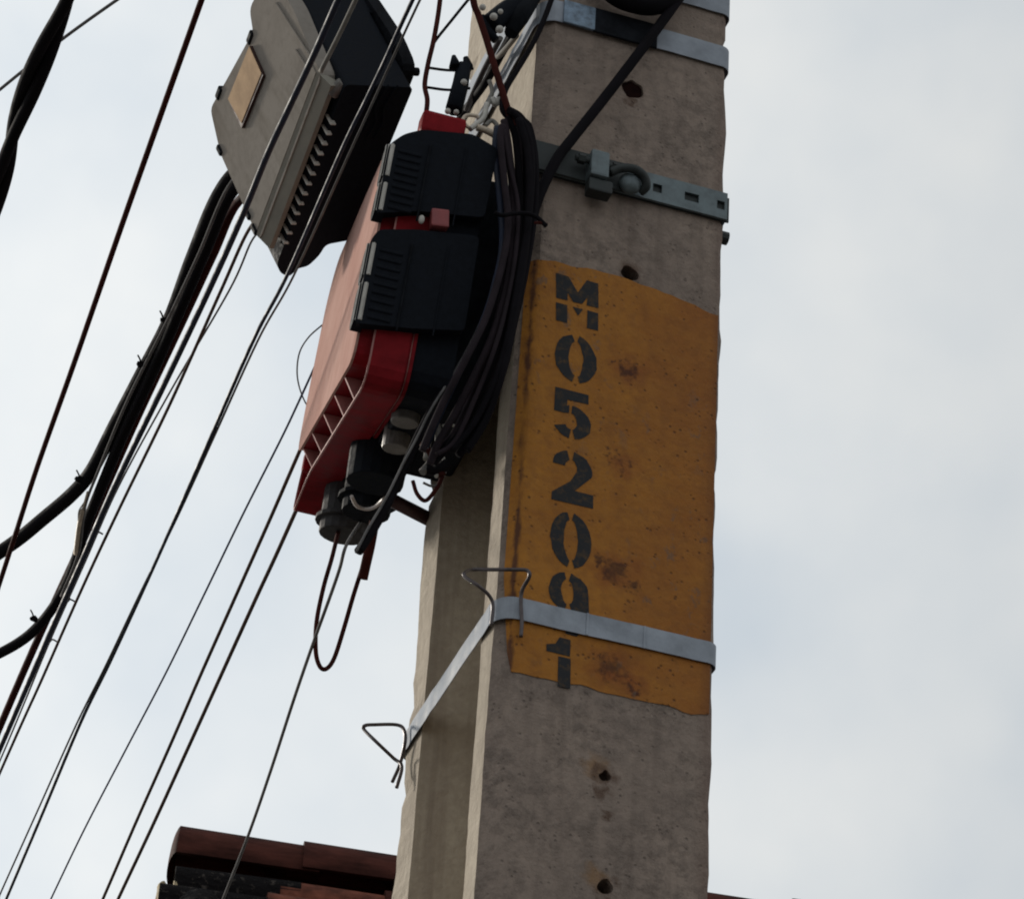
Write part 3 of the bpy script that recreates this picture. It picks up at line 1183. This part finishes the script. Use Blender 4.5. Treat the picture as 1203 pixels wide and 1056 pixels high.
# latches on the near face
UPL = [(-.078, .036), (-.078, .146), (-.060, .168), (-.036, .182), (.036, .195), (.074, .182), (.072, .070), (-.02, .055)]
LOL = [(-.078, -.136), (-.078, -.006), (-.070, .012), (-.02, .026), (.070, .040), (.072, -.108), (.0, -.124)]
for poly, lobes in ((UPL, ((.150, .095), (.088, .040))), (LOL, ((-.008, -.062), (-.070, -.132)))):
    bm = bmesh.new()
    prism(bm, round_poly(poly, .008, 3), 1, -.229, -.2125)
    bevel(bm, .0025, 2)
    la = link('latch', bm, M_BLACK, red)
    top_, bot_ = lobes[0][0], lobes[1][1]
    # two lobes of the grip fold over the cover edge; their light-catching arris is painted pale
    for za, zb2 in lobes:
        bm = bmesh.new()
        prism(bm, round_poly([(-.226, za), (-.226, zb2), (-.203, zb2 - .006), (-.190, zb2 + .010), (-.198, za - .008)], .006, 3), 0, -.0805, -.066)
        bevel(bm, .0015, 1)
        link('grip_lobe', bm, M_BLACK, la)
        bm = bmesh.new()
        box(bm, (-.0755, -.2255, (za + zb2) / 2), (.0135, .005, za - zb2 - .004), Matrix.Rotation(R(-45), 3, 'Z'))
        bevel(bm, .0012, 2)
        link('lit_edge', bm, M_PALE, la)
    for k in range(9):
        bm = bmesh.new()
        box(bm, (-.047, -.2295, bot_ + .010 + k * (top_ - bot_ - .02) / 8), (.034, .0034, .0055))
        bevel(bm, .0014, 1)
        link('grip_rib', bm, M_BLACK, la)
    bm = bmesh.new()
    box(bm, (-.0205, -.2305, (top_ + bot_) / 2 + .004), (.0028, .005, top_ - bot_ + .012))
    bevel(bm, .001, 1)
    link('spine', bm, M_BLACKR, la)
    bm = bmesh.new()
    box(bm, (.030, -.2295, (top_ + bot_) / 2 + .012), (.002, .003, top_ - bot_ + .016))
    link('spine', bm, M_BLACK, la)
bm = bmesh.new()
box(bm, (.0105, -.226, .050), (.025, .020, .027), Matrix.Rotation(R(-8), 3, 'Y'))
bevel(bm, .0025, 2)
link('seal_tab', bm, M_REDT, red)
bm = bmesh.new()
bmesh.ops.create_uvsphere(bm, u_segments=10, v_segments=8, radius=.0055, matrix=Matrix.Translation((-.0145, -.231, .042)) @ Matrix.Diagonal((.8, .6, 1.25, 1)))
link('seal_bead', bm, M_PALE, red, True)
# top rim lug
bm = bmesh.new()
box(bm, (-.006, -.200, .205), (.064, .036, .036))
bevel(bm, .006, 2)
link('top_lug', bm, M_RED, red)
# ports under the base
def gland(u, e2, z0, z1, r, mat, name='cable_gland', rings=0):
    bm = bmesh.new()
    bmesh.ops.create_cone(bm, cap_ends=True, segments=18, radius1=r * .9, radius2=r, depth=z0 - z1, matrix=Matrix.Translation((u, e2, (z0 + z1) / 2)))
    bevel(bm, .002, 2, 50)
    o = link(name, bm, mat, red)
    for f in o.data.polygons:
        f.use_smooth = False
    for k in range(rings):
        bm = bmesh.new()
        bmesh.ops.create_cone(bm, cap_ends=True, segments=18, radius1=r * 1.12, radius2=r * 1.12, depth=.006, matrix=Matrix.Translation((u, e2, z1 + .022 - k * .012)))
        link('gland_ring', bm, mat, o)
    return o


gland(.030, -.100, -.15, -.205, .022, M_GLAND)
gland(.032, -.030, -.14, -.215, .021, M_GLAND)
gland(.026, .080, -.12, -.225, .046, M_BLACK, 'cable_dome')
gland(.038, .215, -.12, -.215, .040, M_BLACKR, 'cable_gland', 1)
gland(.022, .318, -.12, -.214, .040, simple('gland_dark', (.05, .048, .05), .7, 0, .3, 60, spec=.1), 'cable_gland', 1)
bm = bmesh.new()
tube(bm, [(.055, .14, -.215), (.125, .165, -.222)], .0105, 12)
link('side_plug', bm, simple('plug_brown', (.05, .018, .018), .5, 0, .3, 40), red)
bm = bmesh.new()
box(bm, (.040, .11, -.165), (.05, .40, .02), Matrix.Rotation(R(7), 3, 'X'))
bevel(bm, .004, 1)
link('port_plate', bm, M_BLACKR, red)
bm = bmesh.new()
cc = [RB.at(*p, 2, -.228) for p in ((413, 583), (419, 594), (430, 598), (441, 595), (452, 585))]
tube(bm, smooth_path(cc, 6), .0028, 8)
link('white_tie', bm, simple('white_tie', (.62, .55, .52), .5, 0, .1, 50), red)

# dark block added between box and pole in place of deep shade
bm = bmesh.new()
box(bm, (.104, .0, .005), (.068, .25, .37))
bevel(bm, .004, 1)
link('shade_block', bm, M_BLACKR, red)

# ------------------------------------------------------------------ grey splice closure on the span
GB = Frame((-.424, .300, 4.902), ((0.936, -0.0033, -0.3521), (0.0991, 0.962, 0.2545), (0.3378, -0.2731, 0.9007)))
clo = thing('splice_closure', 'grey and black fibre splice closure hanging from the cables left of the pole', 'splice closure', GB.M)
LID = [(.158, -.142), (.150, .055), (.122, .131), (.045, .112), (-.040, .092), (-.060, .084), (-.080, .120), (-.165, .105), (-.172, .0), (-.156, -.142)]
bm = bmesh.new()
prism(bm, round_poly(LID, .012, 3), 0, -.0725, -.048)
bevel(bm, .003, 2)
link('lid', bm, M_GREY, clo)
# folded lower edge of the lid: flat strip, groove, sloping strip
bm = bmesh.new()
prism(bm, [(-.0735, -.104), (-.0715, -.104), (-.0715, -.126), (-.0735, -.126)], 1, -.150, .150)
bevel(bm, .0008, 1)
link('lid_strip', bm, M_GREY, clo)
M_BEIGE = simple('lid_fold', (.225, .21, .175), .75, 0, .12, 30)
bm = bmesh.new()
prism(bm, [(-.0745, -.131), (-.066, -.131), (-.050, -.150), (-.056, -.162), (-.0635, -.162)], 1, -.155, .156)
bevel(bm, .0015, 2)
link('lid_fold', bm, M_BEIGE, clo)
bm = bmesh.new()
box(bm, (-.0735, -.150, -.025), (.003, .005, .15), Matrix.Rotation(R(-5), 3, 'X'))
bevel(bm, .001, 1)
link('lid_moulding', bm, M_GREY, clo)
bm = bmesh.new()
box(bm, (-.0735, -.136, -.075), (.003, .0035, .05), Matrix.Rotation(R(-5), 3, 'X'))
bevel(bm, .001, 1)
link('lid_moulding', bm, M_GREY, clo)
# cream label plate standing proud
LP = [(-.045, .074), (-.041, .007), (.066, .013), (.063, .081)]
bm = bmesh.new()
prism(bm, LP, 0, -.0775, -.0722)
link('label_backing', bm, simple('backing_dark', (.06, .022, .018), .7, 0, .3, 40), clo)
bm = bmesh.new()
prism(bm, [(-.0445, .0735), (-.0405, .012), (.0595, .0175), (.0625, .080)], 0, -.0783, -.0776)
link('label_plate', bm, M_LABEL, clo)
# black body: outline in (across, along), drawn from below
BODY = [(-.0478, -.166), (.064, -.166), (.060, .128), (.022, .138), (.018, .160), (.006, .182), (-.010, .186), (-.018, .204), (-.036, .196), (-.0478, .178)]
bm = bmesh.new()
prism(bm, round_poly(BODY, .008, 3), 2, -.172, .010)
bevel(bm, .005, 2)
body2 = link('body', bm, M_BLACK, clo)
bm = bmesh.new()
prism(bm, round_poly([(-.0478, -.165), (.070, -.165), (.066, .08), (-.0478, .10)], .008, 3), 2, .010, .105)
bevel(bm, .004, 2)
link('body_back', bm, M_BLACK, clo)
bm = bmesh.new()
prism(bm, round_poly([(.130, -.130), (.120, .08), (-.165, .10), (-.178, -.06), (-.170, -.128)], .02, 3), 0, .066, .086)
bevel(bm, .004, 2)
link('flange', bm, M_BLACKR, clo)
# ribs below the folded edge, sunlight put into their pale colour
for k in range(13):
    t = k / 12
    u = -.098 + t * .232
    bm = bmesh.new()
    box(bm, (-.0475, u, -.1685 + .004 * t), (.0095, .0034, .0240))
    bevel(bm, .0012, 1)
    link('rib', bm, M_PALE, clo)
# clamp latches on the lid edge
for u, v, n_ in ((.083, .121, 0), (.147, .060, 1), (.154, -.085, 1), (.156, -.118, 1), (-.050, .088, 0)):
    bm = bmesh.new()
    if n_ == 0:
        box(bm, (-.056, u, v), (.040, .022, .012))
    else:
        box(bm, (-.056, u, v), (.040, .010, .020))
    bevel(bm, .003, 2)
    link('lid_clip', bm, M_BLACKR, clo)
q = GB.at(377, 103, 2, -.158)
bm = bmesh.new()
bmesh.ops.create_cone(bm, cap_ends=True, segments=14, radius1=.010, radius2=.0085, depth=.026, matrix=Matrix.Translation((-.050, -.148, -.158)) @ Matrix.Rotation(R(90), 4, 'X') @ Matrix.Rotation(R(25), 4, 'Y'))
bevel(bm, .002, 2, 40)
link('screw', bm, M_GLAND, clo)
for e1, e3 in ((.082, -.020), (.078, -.112)):
    bm = bmesh.new()
    bmesh.ops.create_cone(bm, cap_ends=True, segments=10, radius1=.0065, radius2=.0065, depth=.026, matrix=Matrix.Translation((e1 + .010, -.150, e3)) @ Matrix.Rotation(R(90), 4, 'Y'))
    link('lug', bm, M_BLACKR, clo)
# swan marks: thin mouldings on the dark face
for k in range(3):
    bm = bmesh.new()
    pts = [(.005 + k * .016, -.17, -.1725), (.0 + k * .014, -.13, -.1735), (.012 + k * .012, -.10, -.1730), (.008 + k * .012, -.07, -.1725)]
    tube(bm, smooth_path(pts, 5), .0018, 6)
    link('moulding', bm, M_BLACK, clo)


# ------------------------------------------------------------------ overhead cables
def cable(label, px, h, width, mat, name='overhead_cable', cat='cable', ext0=14.0, ext1=22.0, per=10, group=None, seg=10, taper=None, first=None):
    """a cable lying at height h through the given photo points, carried on past the frame both ways"""
    pts = [on(x, y, 2, h) for x, y in px]
    if first is not None:
        pts = first + pts
    if ext0:
        pts.insert(0, pts[0] + (pts[0] - pts[1]).normalized() * ext0)
    if ext1:
        pts.append(pts[-1] + (pts[-1] - pts[-2]).normalized() * ext1)
    # path: smooth only the inner part
    lo = 1 if ext0 else 0
    hi = len(pts) - (1 if ext1 else 0)
    P = smooth_path(pts[lo:hi], per)
    if ext0:
        P.insert(0, pts[0])
    if ext1:
        P.append(pts[-1])
    d = (on(px[0][0], px[0][1], 2, h) - CAM).length
    r = width * .5 * d / FPX
    o_ = P[lo].copy()
    bm = bmesh.new()
    tube(bm, [p - o_ for p in P], r, seg)
    o = link(name, bm, mat)
    o.location = o_
    return tag(o, label, cat, group)


# twisted heavy pair, top left
tw = thing('twisted_cable', 'thick twisted pair of black cables crossing the top left corner', 'cable', on(60, 60, 2, 4.5))
TO = on(60, 60, 2, 4.5)
ctr = [on(x, y, 2, 4.5) for x, y in ((88, -40), (78, 0), (55, 55), (36, 100), (17, 150), (4, 200), (-14, 250))]
ctr = [ctr[0] + (ctr[0] - ctr[1]).normalized() * 12] + smooth_path(ctr, 12) + [ctr[-1] + (ctr[-1] - ctr[-2]).normalized() * 20]
for ph in (0, math.pi):
    P = []
    acc = 0
    for i, p in enumerate(ctr):
        t = (ctr[min(i + 1, len(ctr) - 1)] - ctr[max(i - 1, 0)]).normalized()
        u = t.cross(Vector((0, 0, 1))).normalized()
        v = t.cross(u)
        if 0 < i < len(ctr) - 1:
            acc += (ctr[i] - ctr[i - 1]).length if i > 1 else 0
        a = ph + acc * 10.0 + 1.0
        P.append(p + (u * math.cos(a) + v * math.sin(a)) * .0085 - TO)
    bm = bmesh.new()
    tube(bm, P, .0088, 12)
    link('strand', bm, M_CAB, tw)

cable('thin dark wire crossing behind the twisted cables at top left', [(200, -42), (135, 2), (75, 45), (30, 81), (-30, 130)], 5.6, 4.0, M_CABG)
cable('dark brown cable alone in the sky between twisted pair and closure', [(244, -20), (190, 132), (142, 268), (88, 424), (45, 545), (18, 628), (-20, 745)], 4.72, 7.5, M_CABR)

# bundle out of the closure and its two branches
H = 4.885
g0 = lambda u, e1, e3: [GB.w((e1, u, e3)), ]
cable('thick black cable branching left from the bundle, upper of two branches', [(262, 222), (228, 300), (200, 375), (168, 437), (135, 500), (108, 552), (85, 580), (50, 610), (18, 636), (-30, 668)], H, 19, M_CAB, ext0=0, first=g0(.12, -.02, .03))
cable('thick black cable bending left at the lower branch of the bundle', [(272, 226), (243, 290), (213, 360), (178, 440), (145, 510), (118, 575), (100, 620), (88, 662), (72, 698), (48, 732), (20, 756), (-30, 782)], H - .012, 15, M_CAB, ext0=0, first=g0(.12, -.02, .0))
cable('black cable running straight down the bundle past both branches', [(281, 236), (250, 300), (212, 382), (165, 482), (130, 560), (96, 638), (62, 712), (28, 788), (-20, 900)], H + .012, 11, M_CABR, ext0=0, first=g0(.12, -.01, -.04))
cable('grey edged cable lying along the front of the bundle', [(272, 214), (232, 302), (196, 378), (150, 470), (116, 552), (100, 595), (92, 650), (72, 700)], H - .03, 4, M_CABG, ext0=0, ext1=0, first=g0(.12, -.03, -.02))
# cream splice sleeve with a frayed tail between the branches
sl = thing('splice_sleeve', 'cream splice sleeve on the bundle between its two left branches', 'sleeve', on(96, 615, 2, H - .03))
SO = on(96, 615, 2, H - .03)
bm = bmesh.new()
P = smooth_path([on(x, y, 2, H - .03) - SO for x, y in ((103, 578), (97, 600), (93, 618), (89, 650))], 6)
tube(bm, P, [.0022 if i < 6 else .0045 for i in range(len(P))], 8)
link('sleeve', bm, M_CREAM, sl)
bm = bmesh.new()
P = smooth_path([on(x, y, 2, H - .03) - SO for x, y in ((104, 580), (99, 590), (93, 600), (92, 612))], 6)
tube(bm, P, .0015, 6)
link('tail', bm, M_PALE, sl)
# knots / ties on the bundle
for i, (x, y, r_, lb) in enumerate(((192, 376, .008, 'black tie knot high on the bundle below the closure'), (166, 428, .009, 'black tie knot with a loose end on the outer side of the bundle'),
                                    (94, 563, .010, 'black tie knot where the upper branch leaves the bundle'), (40, 727, .010, 'black tie knot where the lower branch leaves the bundle'),
                                    (112, 625, .008, 'small tie joining bundle and thin wire beside the cream sleeve'), (79, 704, .0085, 'small tie joining bundle and thin wire below the sleeve'),
                                    (58, 751, .007, 'small pale tie joining bundle and thin wire at the lower branch'))):
    c = on(x, y, 2, H - .02)
    r_ *= .72
    k = thing('cable_tie', lb, 'cable tie', c, 'ties on the cable bundle')
    bm = bmesh.new()
    bmesh.ops.create_icosphere(bm, subdivisions=2, radius=r_, matrix=Matrix.Diagonal((1.2, 1, .8, 1)))
    for v in bm.verts:
        v.co += noise.noise_vector(v.co * 130 + Vector((i * 9, 0, 0))) * r_ * .5
    link('knot', bm, M_CAB if i < 6 else M_CABG, k, True)
    bm = bmesh.new()
    d = (on(x - 3 if i < 4 else x + 7, y - 8 if i < 4 else y + 2, 2, H - .02) - c)
    tube(bm, smooth_path([Vector((0, 0, 0)), d * .6 + Vector((0, 0, .002)), d * 1.3], 4), .0016, 6)
    link('tail', bm, M_CAB if i < 6 else M_CABG, k)

cable('thin teal grey wire just right of the black bundle', [(297, 281), (270, 340), (200, 460), (139, 572), (100, 660), (59, 752), (30, 822), (0, 893), (-30, 960)], 4.80, 2.6, M_CABG, ext0=0, first=[GB.w((-.055, .14, -.128))])
cable('brown wire second from the bundle, running down to the left edge', [(293, 269), (258, 345), (200, 474), (139, 600), (96, 692), (50, 796), (20, 862), (-30, 975)], 4.78, 4.2, M_CABBR, ext0=0, first=[GB.w((-.06, .13, -.12))])
cable('dark blue cable crossing in front of the grey closure lid', [(412, -30), (396, 3), (370, 62), (340, 126), (314, 182), (285, 253), (246, 340), (190, 458), (133, 575), (98, 655), (58, 745), (28, 815), (-20, 925)], 4.60, 8.5, M_CABB)
cable('light grey cable ending at the latch of the closure', [(428, -22), (416, 4), (399, 40), (377, 84)], 4.66, 6.0, M_CABL, ext1=0)
cable('dark cable crossing the black side of the closure and down the sky', [(498, -28), (484, 2), (470, 32), (452, 72), (430, 118), (400, 180), (338, 322), (300, 395), (250, 508), (208, 604), (165, 700), (128, 780), (95, 848), (50, 955), (8, 1054), (-20, 1120)], 4.55, 5.4, M_CABB)
cable('pale grey twin wire clinging to the dark cable beside it', [(504, -22), (478, 33), (452, 90), (408, 186), (345, 324), (304, 398), (252, 512), (209, 606), (163, 700), (124, 782), (90, 850), (45, 950), (0, 1050), (-24, 1105)], 4.55, 3.2, M_CABG)
cable('thin blue wire from the small loop behind the pink cover', [(372, 426), (350, 474), (330, 516), (285, 605), (239, 700), (195, 790), (150, 876), (100, 972), (61, 1053), (20, 1140)], 4.70, 2.8, M_CABBL, ext0=0)
cable('brown cable leaving the red box from behind its lower corner', [(385, 455), (362, 507), (341, 555), (318, 608), (277, 700), (236, 792), (200, 875), (160, 965), (122, 1053), (90, 1125)], 4.50, 4.8, M_CABBR, ext0=0)
cable('brown cable nearest the red box, left of the hanging loop', [(380, 525), (362, 567), (345, 606), (323, 655), (302, 700), (262, 788), (222, 876), (180, 968), (140, 1053), (105, 1128)], 4.46, 5.2, M_CABBR, ext0=0)
cable('grey drop wire from the box ports passing in front of the tiled roof', [(407, 640), (399, 668), (388, 700), (367, 758), (345, 822), (318, 905), (292, 980), (262, 1056), (240, 1112)], 4.06, 4.2, M_CABG, ext0=0, first=[RB.w((.04, .27, -.205))])

wire_thing('wire_loop', 'small thin wire loop sticking out left of the pink cover', 'wire', wpx([(392, 372), (376, 384), (362, 397), (352, 414), (349, 436), (352, 456), (360, 475), (372, 490)], 2, 4.74), .0013, M_CABG, 8, 8)
# loop hanging below the box
lp = [RB.at(398, 622, 2, -.205)] + [on(x, y, 1, .46) for x, y in ((390, 655), (380, 690), (372, 730), (371, 765), (376, 783), (384, 785), (393, 772), (404, 738), (415, 700), (424, 672))] + [on(428, 660, 1, .45)]
lp[0] = RB.w(lp[0])
wire_thing('cable_loop', 'dark red brown cable loop hanging below the red box', 'cable', lp, .0033, M_CABR, 8, 10)
pg_ = [on(440, 612, 1, .40), on(435, 640, 1, .42), on(430, 662, 1, .44), on(426, 680, 1, .45)]
wire_thing('loop_plug', 'tapered red brown plug where the hanging loop meets the box ports', 'plug', pg_, .0075, M_CABR, 6, 12)
# light-edged thick cable in front of the ports
tk = [on(x, y, 1, .05) for x, y in ((590, 330), (572, 375), (545, 425), (515, 470), (494, 508), (474, 552), (455, 592), (437, 624), (421, 648))]
wire_thing('service_cable', 'dark cable sweeping down across the box ports, ending in a pale tip', 'cable', tk, .0062, M_CAB, 8, 12)
tip = [on(x, y, 1, .043) for x, y in ((577, 345), (560, 388), (535, 435), (508, 478), (490, 514), (472, 548), (453, 586), (433, 620), (418, 649))]  # the cable's pale edge, added as a thin separate tube
wire_thing('service_edge', 'pale edge laid along the dark cable across the ports', 'wire', tip, .0017, M_CABG, 8, 8)

# tangle of fine wires beside the ports
tg = thing('wire_tangle', 'tangle of fine dark and white wires between box ports and pole', 'wires', on(515, 540, 1, .12))
TG = on(515, 540, 1, .12)
for pl, r_, mt in (([(485, 565), (490, 580), (500, 588), (512, 575), (520, 560)], .0030, M_CABR), ([(497, 567), (508, 571), (518, 566), (524, 548), (515, 528)], .0018, M_CABG),
                   ([(512, 520), (520, 535), (521, 548), (512, 560)], .0026, M_PALE), ([(520, 500), (529, 499), (536, 501)], .0020, M_PALE),
                   ([(505, 480), (513, 500), (515, 520), (508, 540), (496, 555)], .0055, M_GLAND), ([(497, 520), (510, 545), (520, 560)], .0060, M_CABR),
                   ([(500, 550), (515, 552), (525, 545)], .0085, M_CAB), ([(515, 490), (505, 515), (500, 540)], .0038, M_CABL)):
    bm = bmesh.new()
    tube(bm, smooth_path([on(x, y, 1, .12) - TG for x, y in pl], 7), r_, 8)
    link('wire', bm, mt, tg)

# coil of drop cable hung between box and pole
coil = thing('cable_coil', 'hanging coil of mauve grey drop cables between red box and pole', 'cable coil', on(600, 130, 1, -.07))
KO = on(600, 130, 1, -.07)
strands = [
    ([(590, 148), (588, 165), (592, 210), (597, 262), (590, 310), (572, 370), (548, 420), (522, 470), (504, 510), (496, 530)], M_CABV, .0062),
    ([(592, 142), (597, 170), (602, 220), (603, 270), (596, 330), (580, 390), (558, 440), (535, 485), (515, 520), (505, 545)], M_CABV, .0066),
    ([(598, 138), (606, 165), (610, 220), (608, 275), (600, 340), (588, 400), (570, 450), (545, 500), (522, 530), (508, 545)], M_CAB, .0066),
    ([(604, 136), (616, 165), (618, 215), (612, 280), (604, 345), (590, 405), (566, 460), (538, 505), (515, 530)], M_CAB, .0062),
    ([(600, 130), (617, 150), (625, 190), (622, 250), (612, 310), (600, 380), (584, 440), (558, 495), (530, 530)], M_CAB, .0058),
    ([(596, 128), (612, 138), (622, 158), (629, 200), (627, 255), (617, 320), (604, 380), (590, 440), (566, 495), (538, 535)], M_CAB, .0062),
    ([(584, 150), (582, 180), (588, 240), (590, 290), (580, 340), (563, 390), (538, 440), (515, 490), (500, 525)], M_CABB, .0062),
    ([(592, 150), (598, 190), (605, 240), (600, 300), (588, 360), (574, 410), (552, 470), (530, 515), (510, 535)], M_CABV, .0060),
    ([(610, 140), (620, 180), (622, 235), (616, 300), (604, 370), (592, 430), (572, 490), (548, 530)], M_CAB, .0070),
]
rq = random.Random(11)
for k in (0, 1, 3, 7, 5, 2):
    pl, mt, r_ = strands[k]
    dx, dx2 = rq.uniform(-7, 7), rq.uniform(-9, 9)
    strands.append(([(x + dx * (1 - i / len(pl)) * (i > 0) + dx2 * math.sin(math.pi * i / len(pl)), y + rq.uniform(-4, 4)) for i, (x, y) in enumerate(pl)], M_CAB if k in (1, 5) else M_CABV, .0040))
strands = [(pl, mt, r_ * .80) for pl, mt, r_ in strands]
for i, (pl, mt, r_) in enumerate(strands):
    bm = bmesh.new()
    yy = -.065 + .010 * (i % 4)
    tube(bm, smooth_path([on(x, y, 1, yy + (0.05 if y > 420 else 0.0) * (y - 420) / 100) - KO for x, y in pl], 8), r_, 10)
    link('strand', bm, mt, coil)
bm = bmesh.new()
tube(bm, smooth_path([on(x, y, 1, -.085) - KO for x, y in ((581, 250), (590, 253), (604, 251), (618, 251), (630, 255), (642, 266))], 6), .0032, 8)
link('tie', bm, M_CAB, coil)
bm = bmesh.new()
tube(bm, smooth_path([on(x, y, 1, -.085) - KO for x, y in ((628, 262), (635, 262), (643, 264))], 4), .0022, 8)
link('tie_tail', bm, M_CABR, coil)
# bright knot of cream wire ends above the box
kn = thing('wire_knot', 'pale knot of cream wire ends on top of the red box', 'wires', on(560, 145, 1, -.03))
KN = on(560, 145, 1, -.03)
for pl, r_, mt in (([(543, 142), (548, 136), (560, 137), (563, 144), (552, 150), (546, 146)], .0028, M_CREAM), ([(552, 152), (560, 146), (568, 138), (572, 122)], .0042, M_PALE),
                   ([(560, 150), (572, 154), (582, 160), (588, 168)], .0050, M_CREAM), ([(570, 148), (578, 142), (585, 150), (584, 160)], .0032, M_CABL),
                   ([(578, 116), (582, 122), (587, 117)], .0050, M_PALE), ([(600, 130), (602, 145), (603, 153)], .0040, M_PALE), ([(575, 95), (578, 110), (570, 130), (562, 142)], .0032, M_CABL)):
    bm = bmesh.new()
    tube(bm, smooth_path([on(x, y, 1, -.03) - KN for x, y in pl], 6), r_, 8)
    link('wire', bm, mt, kn)

# red-brown wires rising above the box
wr = [on(x, y, 1, -.02) for x, y in ((521, -60), (517, 0), (510, 45), (503, 75), (499, 100), (502, 118), (500, 138), (498, 152))]
wire_thing('riser_wire', 'red brown wire rising from the box top up the sky gap', 'wire', wr, .0036, M_CABR, 8, 10)
wr = [on(x, y, 1, -.015) for x, y in ((585, -40), (552, -2), (530, 25), (511, 49), (505, 62))]
wire_thing('riser_wire', 'dark wire slanting right to join the vertical red brown wire', 'wire', wr, .0022, M_CAB, 8, 8)
wr = [on(x, y, 1, -.045) for x, y in ((550, -60), (556, 0), (562, 18), (571, 45), (580, 75), (589, 104), (597, 130), (603, 150))]
wire_thing('riser_wire', 'brown wire running down the pole corner into the hanging coil', 'wire', wr, .0050, M_CABR, 8, 10)
wr = [on(x, y, 1, -.04) for x, y in ((655, -20), (638, 26), (624, 55), (608, 82), (594, 106), (590, 128), (600, 142))]  # thin dark tube along the strap end
wire_thing('riser_wire', 'thin dark line beside the white strap end entering the coil', 'wire', wr, .0042, M_CAB, 8, 10)
wr = [on(x, y, 0, -.165) for x, y in ((625, 0), (603, 40), (588, 66), (570, 98), (545, 132), (535, 150))]
wire_thing('riser_wire', 'dark cable pressed on the pole side down to the box top', 'wire', wr, .0062, M_CAB, 8, 10)
wr = [on(x, y, 0, -.17) for x, y in ((588, 45), (577, 66), (566, 88), (556, 110), (548, 130))]
wire_thing('riser_wire', 'pale grey green wire slanting on the pole side above the box', 'wire', wr, .0045, M_CABG, 8, 10)
wr = [on(x, y, 0, -.168) for x, y in ((607, 42), (594, 58), (583, 68), (574, 62))]
wire_thing('riser_wire', 'short pale wire hooked below the black clamp at the top', 'wire', wr, .0042, M_CABL, 8, 10)

# black anchor clamp standing over the box top
an = thing('anchor_clamp', 'small black wedge clamp standing over the top of the red box', 'clamp', on(535, 130, 1, .0))
AN = on(535, 130, 1, .0)
def apx(x, y, d=0.0):
    return on(x, y, 1, d) - AN
bm = bmesh.new()
tube(bm, [apx(545, 78), apx(541, 100), apx(533, 130)], [.011, .012, .0125], 8)
tube(bm, [apx(533, 66), apx(535, 80)], [.003, .010], 8)
link('clamp_body', bm, M_BLACK, an)
bm = bmesh.new()
tube(bm, [apx(547, 68), apx(550, 78), apx(543, 84)], [.004, .008, .010], 8)
link('wedge', bm, M_BLACKR, an)
for y, x0_, x1_ in ((81, 503, 556), (104, 502, 552)):
    bm = bmesh.new()
    tube(bm, smooth_path([apx(x0_, y - 1, -.015), apx((x0_ + x1_) / 2, y + 2), apx(x1_, y)], 5), .0021, 8)
    link('bail', bm, M_CAB, an)
for x, y, r_ in ((545, 97, .005), (526, 131, .0045), (536, 132, .004)):
    bm = bmesh.new()
    bmesh.ops.create_uvsphere(bm, u_segments=10, v_segments=8, radius=r_, matrix=Matrix.Translation(apx(x, y, -.012)))
    link('rivet', bm, M_PALE, an, True)

# black hardware at the top: strap hanger with bolts
hg = thing('strap_hanger', 'black bolted hanger on the pole corner at the top of the photo', 'hanger', on(600, 15, 1, .0))
HG = on(600, 15, 1, .0)
def hpx(x, y, d=0.0):
    return on(x, y, 1, d) - HG
bm = bmesh.new()
tube(bm, smooth_path([hpx(575, 30), hpx(595, 14), hpx(612, 4), hpx(628, -12)], 5), .016, 10)
link('arm', bm, M_BLACK, hg)
bm = bmesh.new()
tube(bm, [hpx(600, 40), hpx(610, 18), hpx(622, -4)], [.010, .017, .018], 10)
link('saddle', bm, M_BLACKR, hg)
bm = bmesh.new()
tube(bm, [hpx(566, 20), hpx(573, 38), hpx(583, 48)], [.006, .008, .006], 8)
link('hook', bm, M_BLACK, hg)
for x, y, r_ in ((580, 20, .0058), (587, 35, .0060), (588, 14, .004), (567, 9, .005)):
    bm = bmesh.new()
    bmesh.ops.create_uvsphere(bm, u_segments=10, v_segments=8, radius=r_, matrix=Matrix.Translation(hpx(x, y, -.024)))
    link('bolt_head', bm, M_PALE, hg, True)
# thick dark bulge at the top of the front face
bl = [on(x, y, 1, -.03) for x, y in ((700, -30), (722, -6), (745, 4), (768, 6), (790, -4), (805, -30))]
wire_thing('dark_bulge', 'fat black curved shape dipping into the top edge of the photo', 'cable', bl, .016, M_CAB, 8, 12)
sc2 = [on(x, y, 1, -.03) for x, y in ((830, -50), (800, -5), (772, 34), (742, 74), (705, 122), (670, 166), (655, 186), (640, 215), (628, 246), (618, 290), (608, 340))]
wire_thing('front_cable', 'black cable slanting across the pole face down behind the clamp', 'cable', sc2, .0077, M_CAB, 8, 12)
# thin conduit wire in the recess of the pole
cw = [on(x, y, 0, -.10) for x, y in ((520, 560), (531, 590), (532, 640), (526, 690), (518, 760), (508, 810), (500, 850), (495, 900), (489, 980), (484, 1070))]
wire_thing('recess_wire', 'thin grey wire running down the recessed side of the pole', 'wire', cw, .0028, M_CABG, 8, 8)
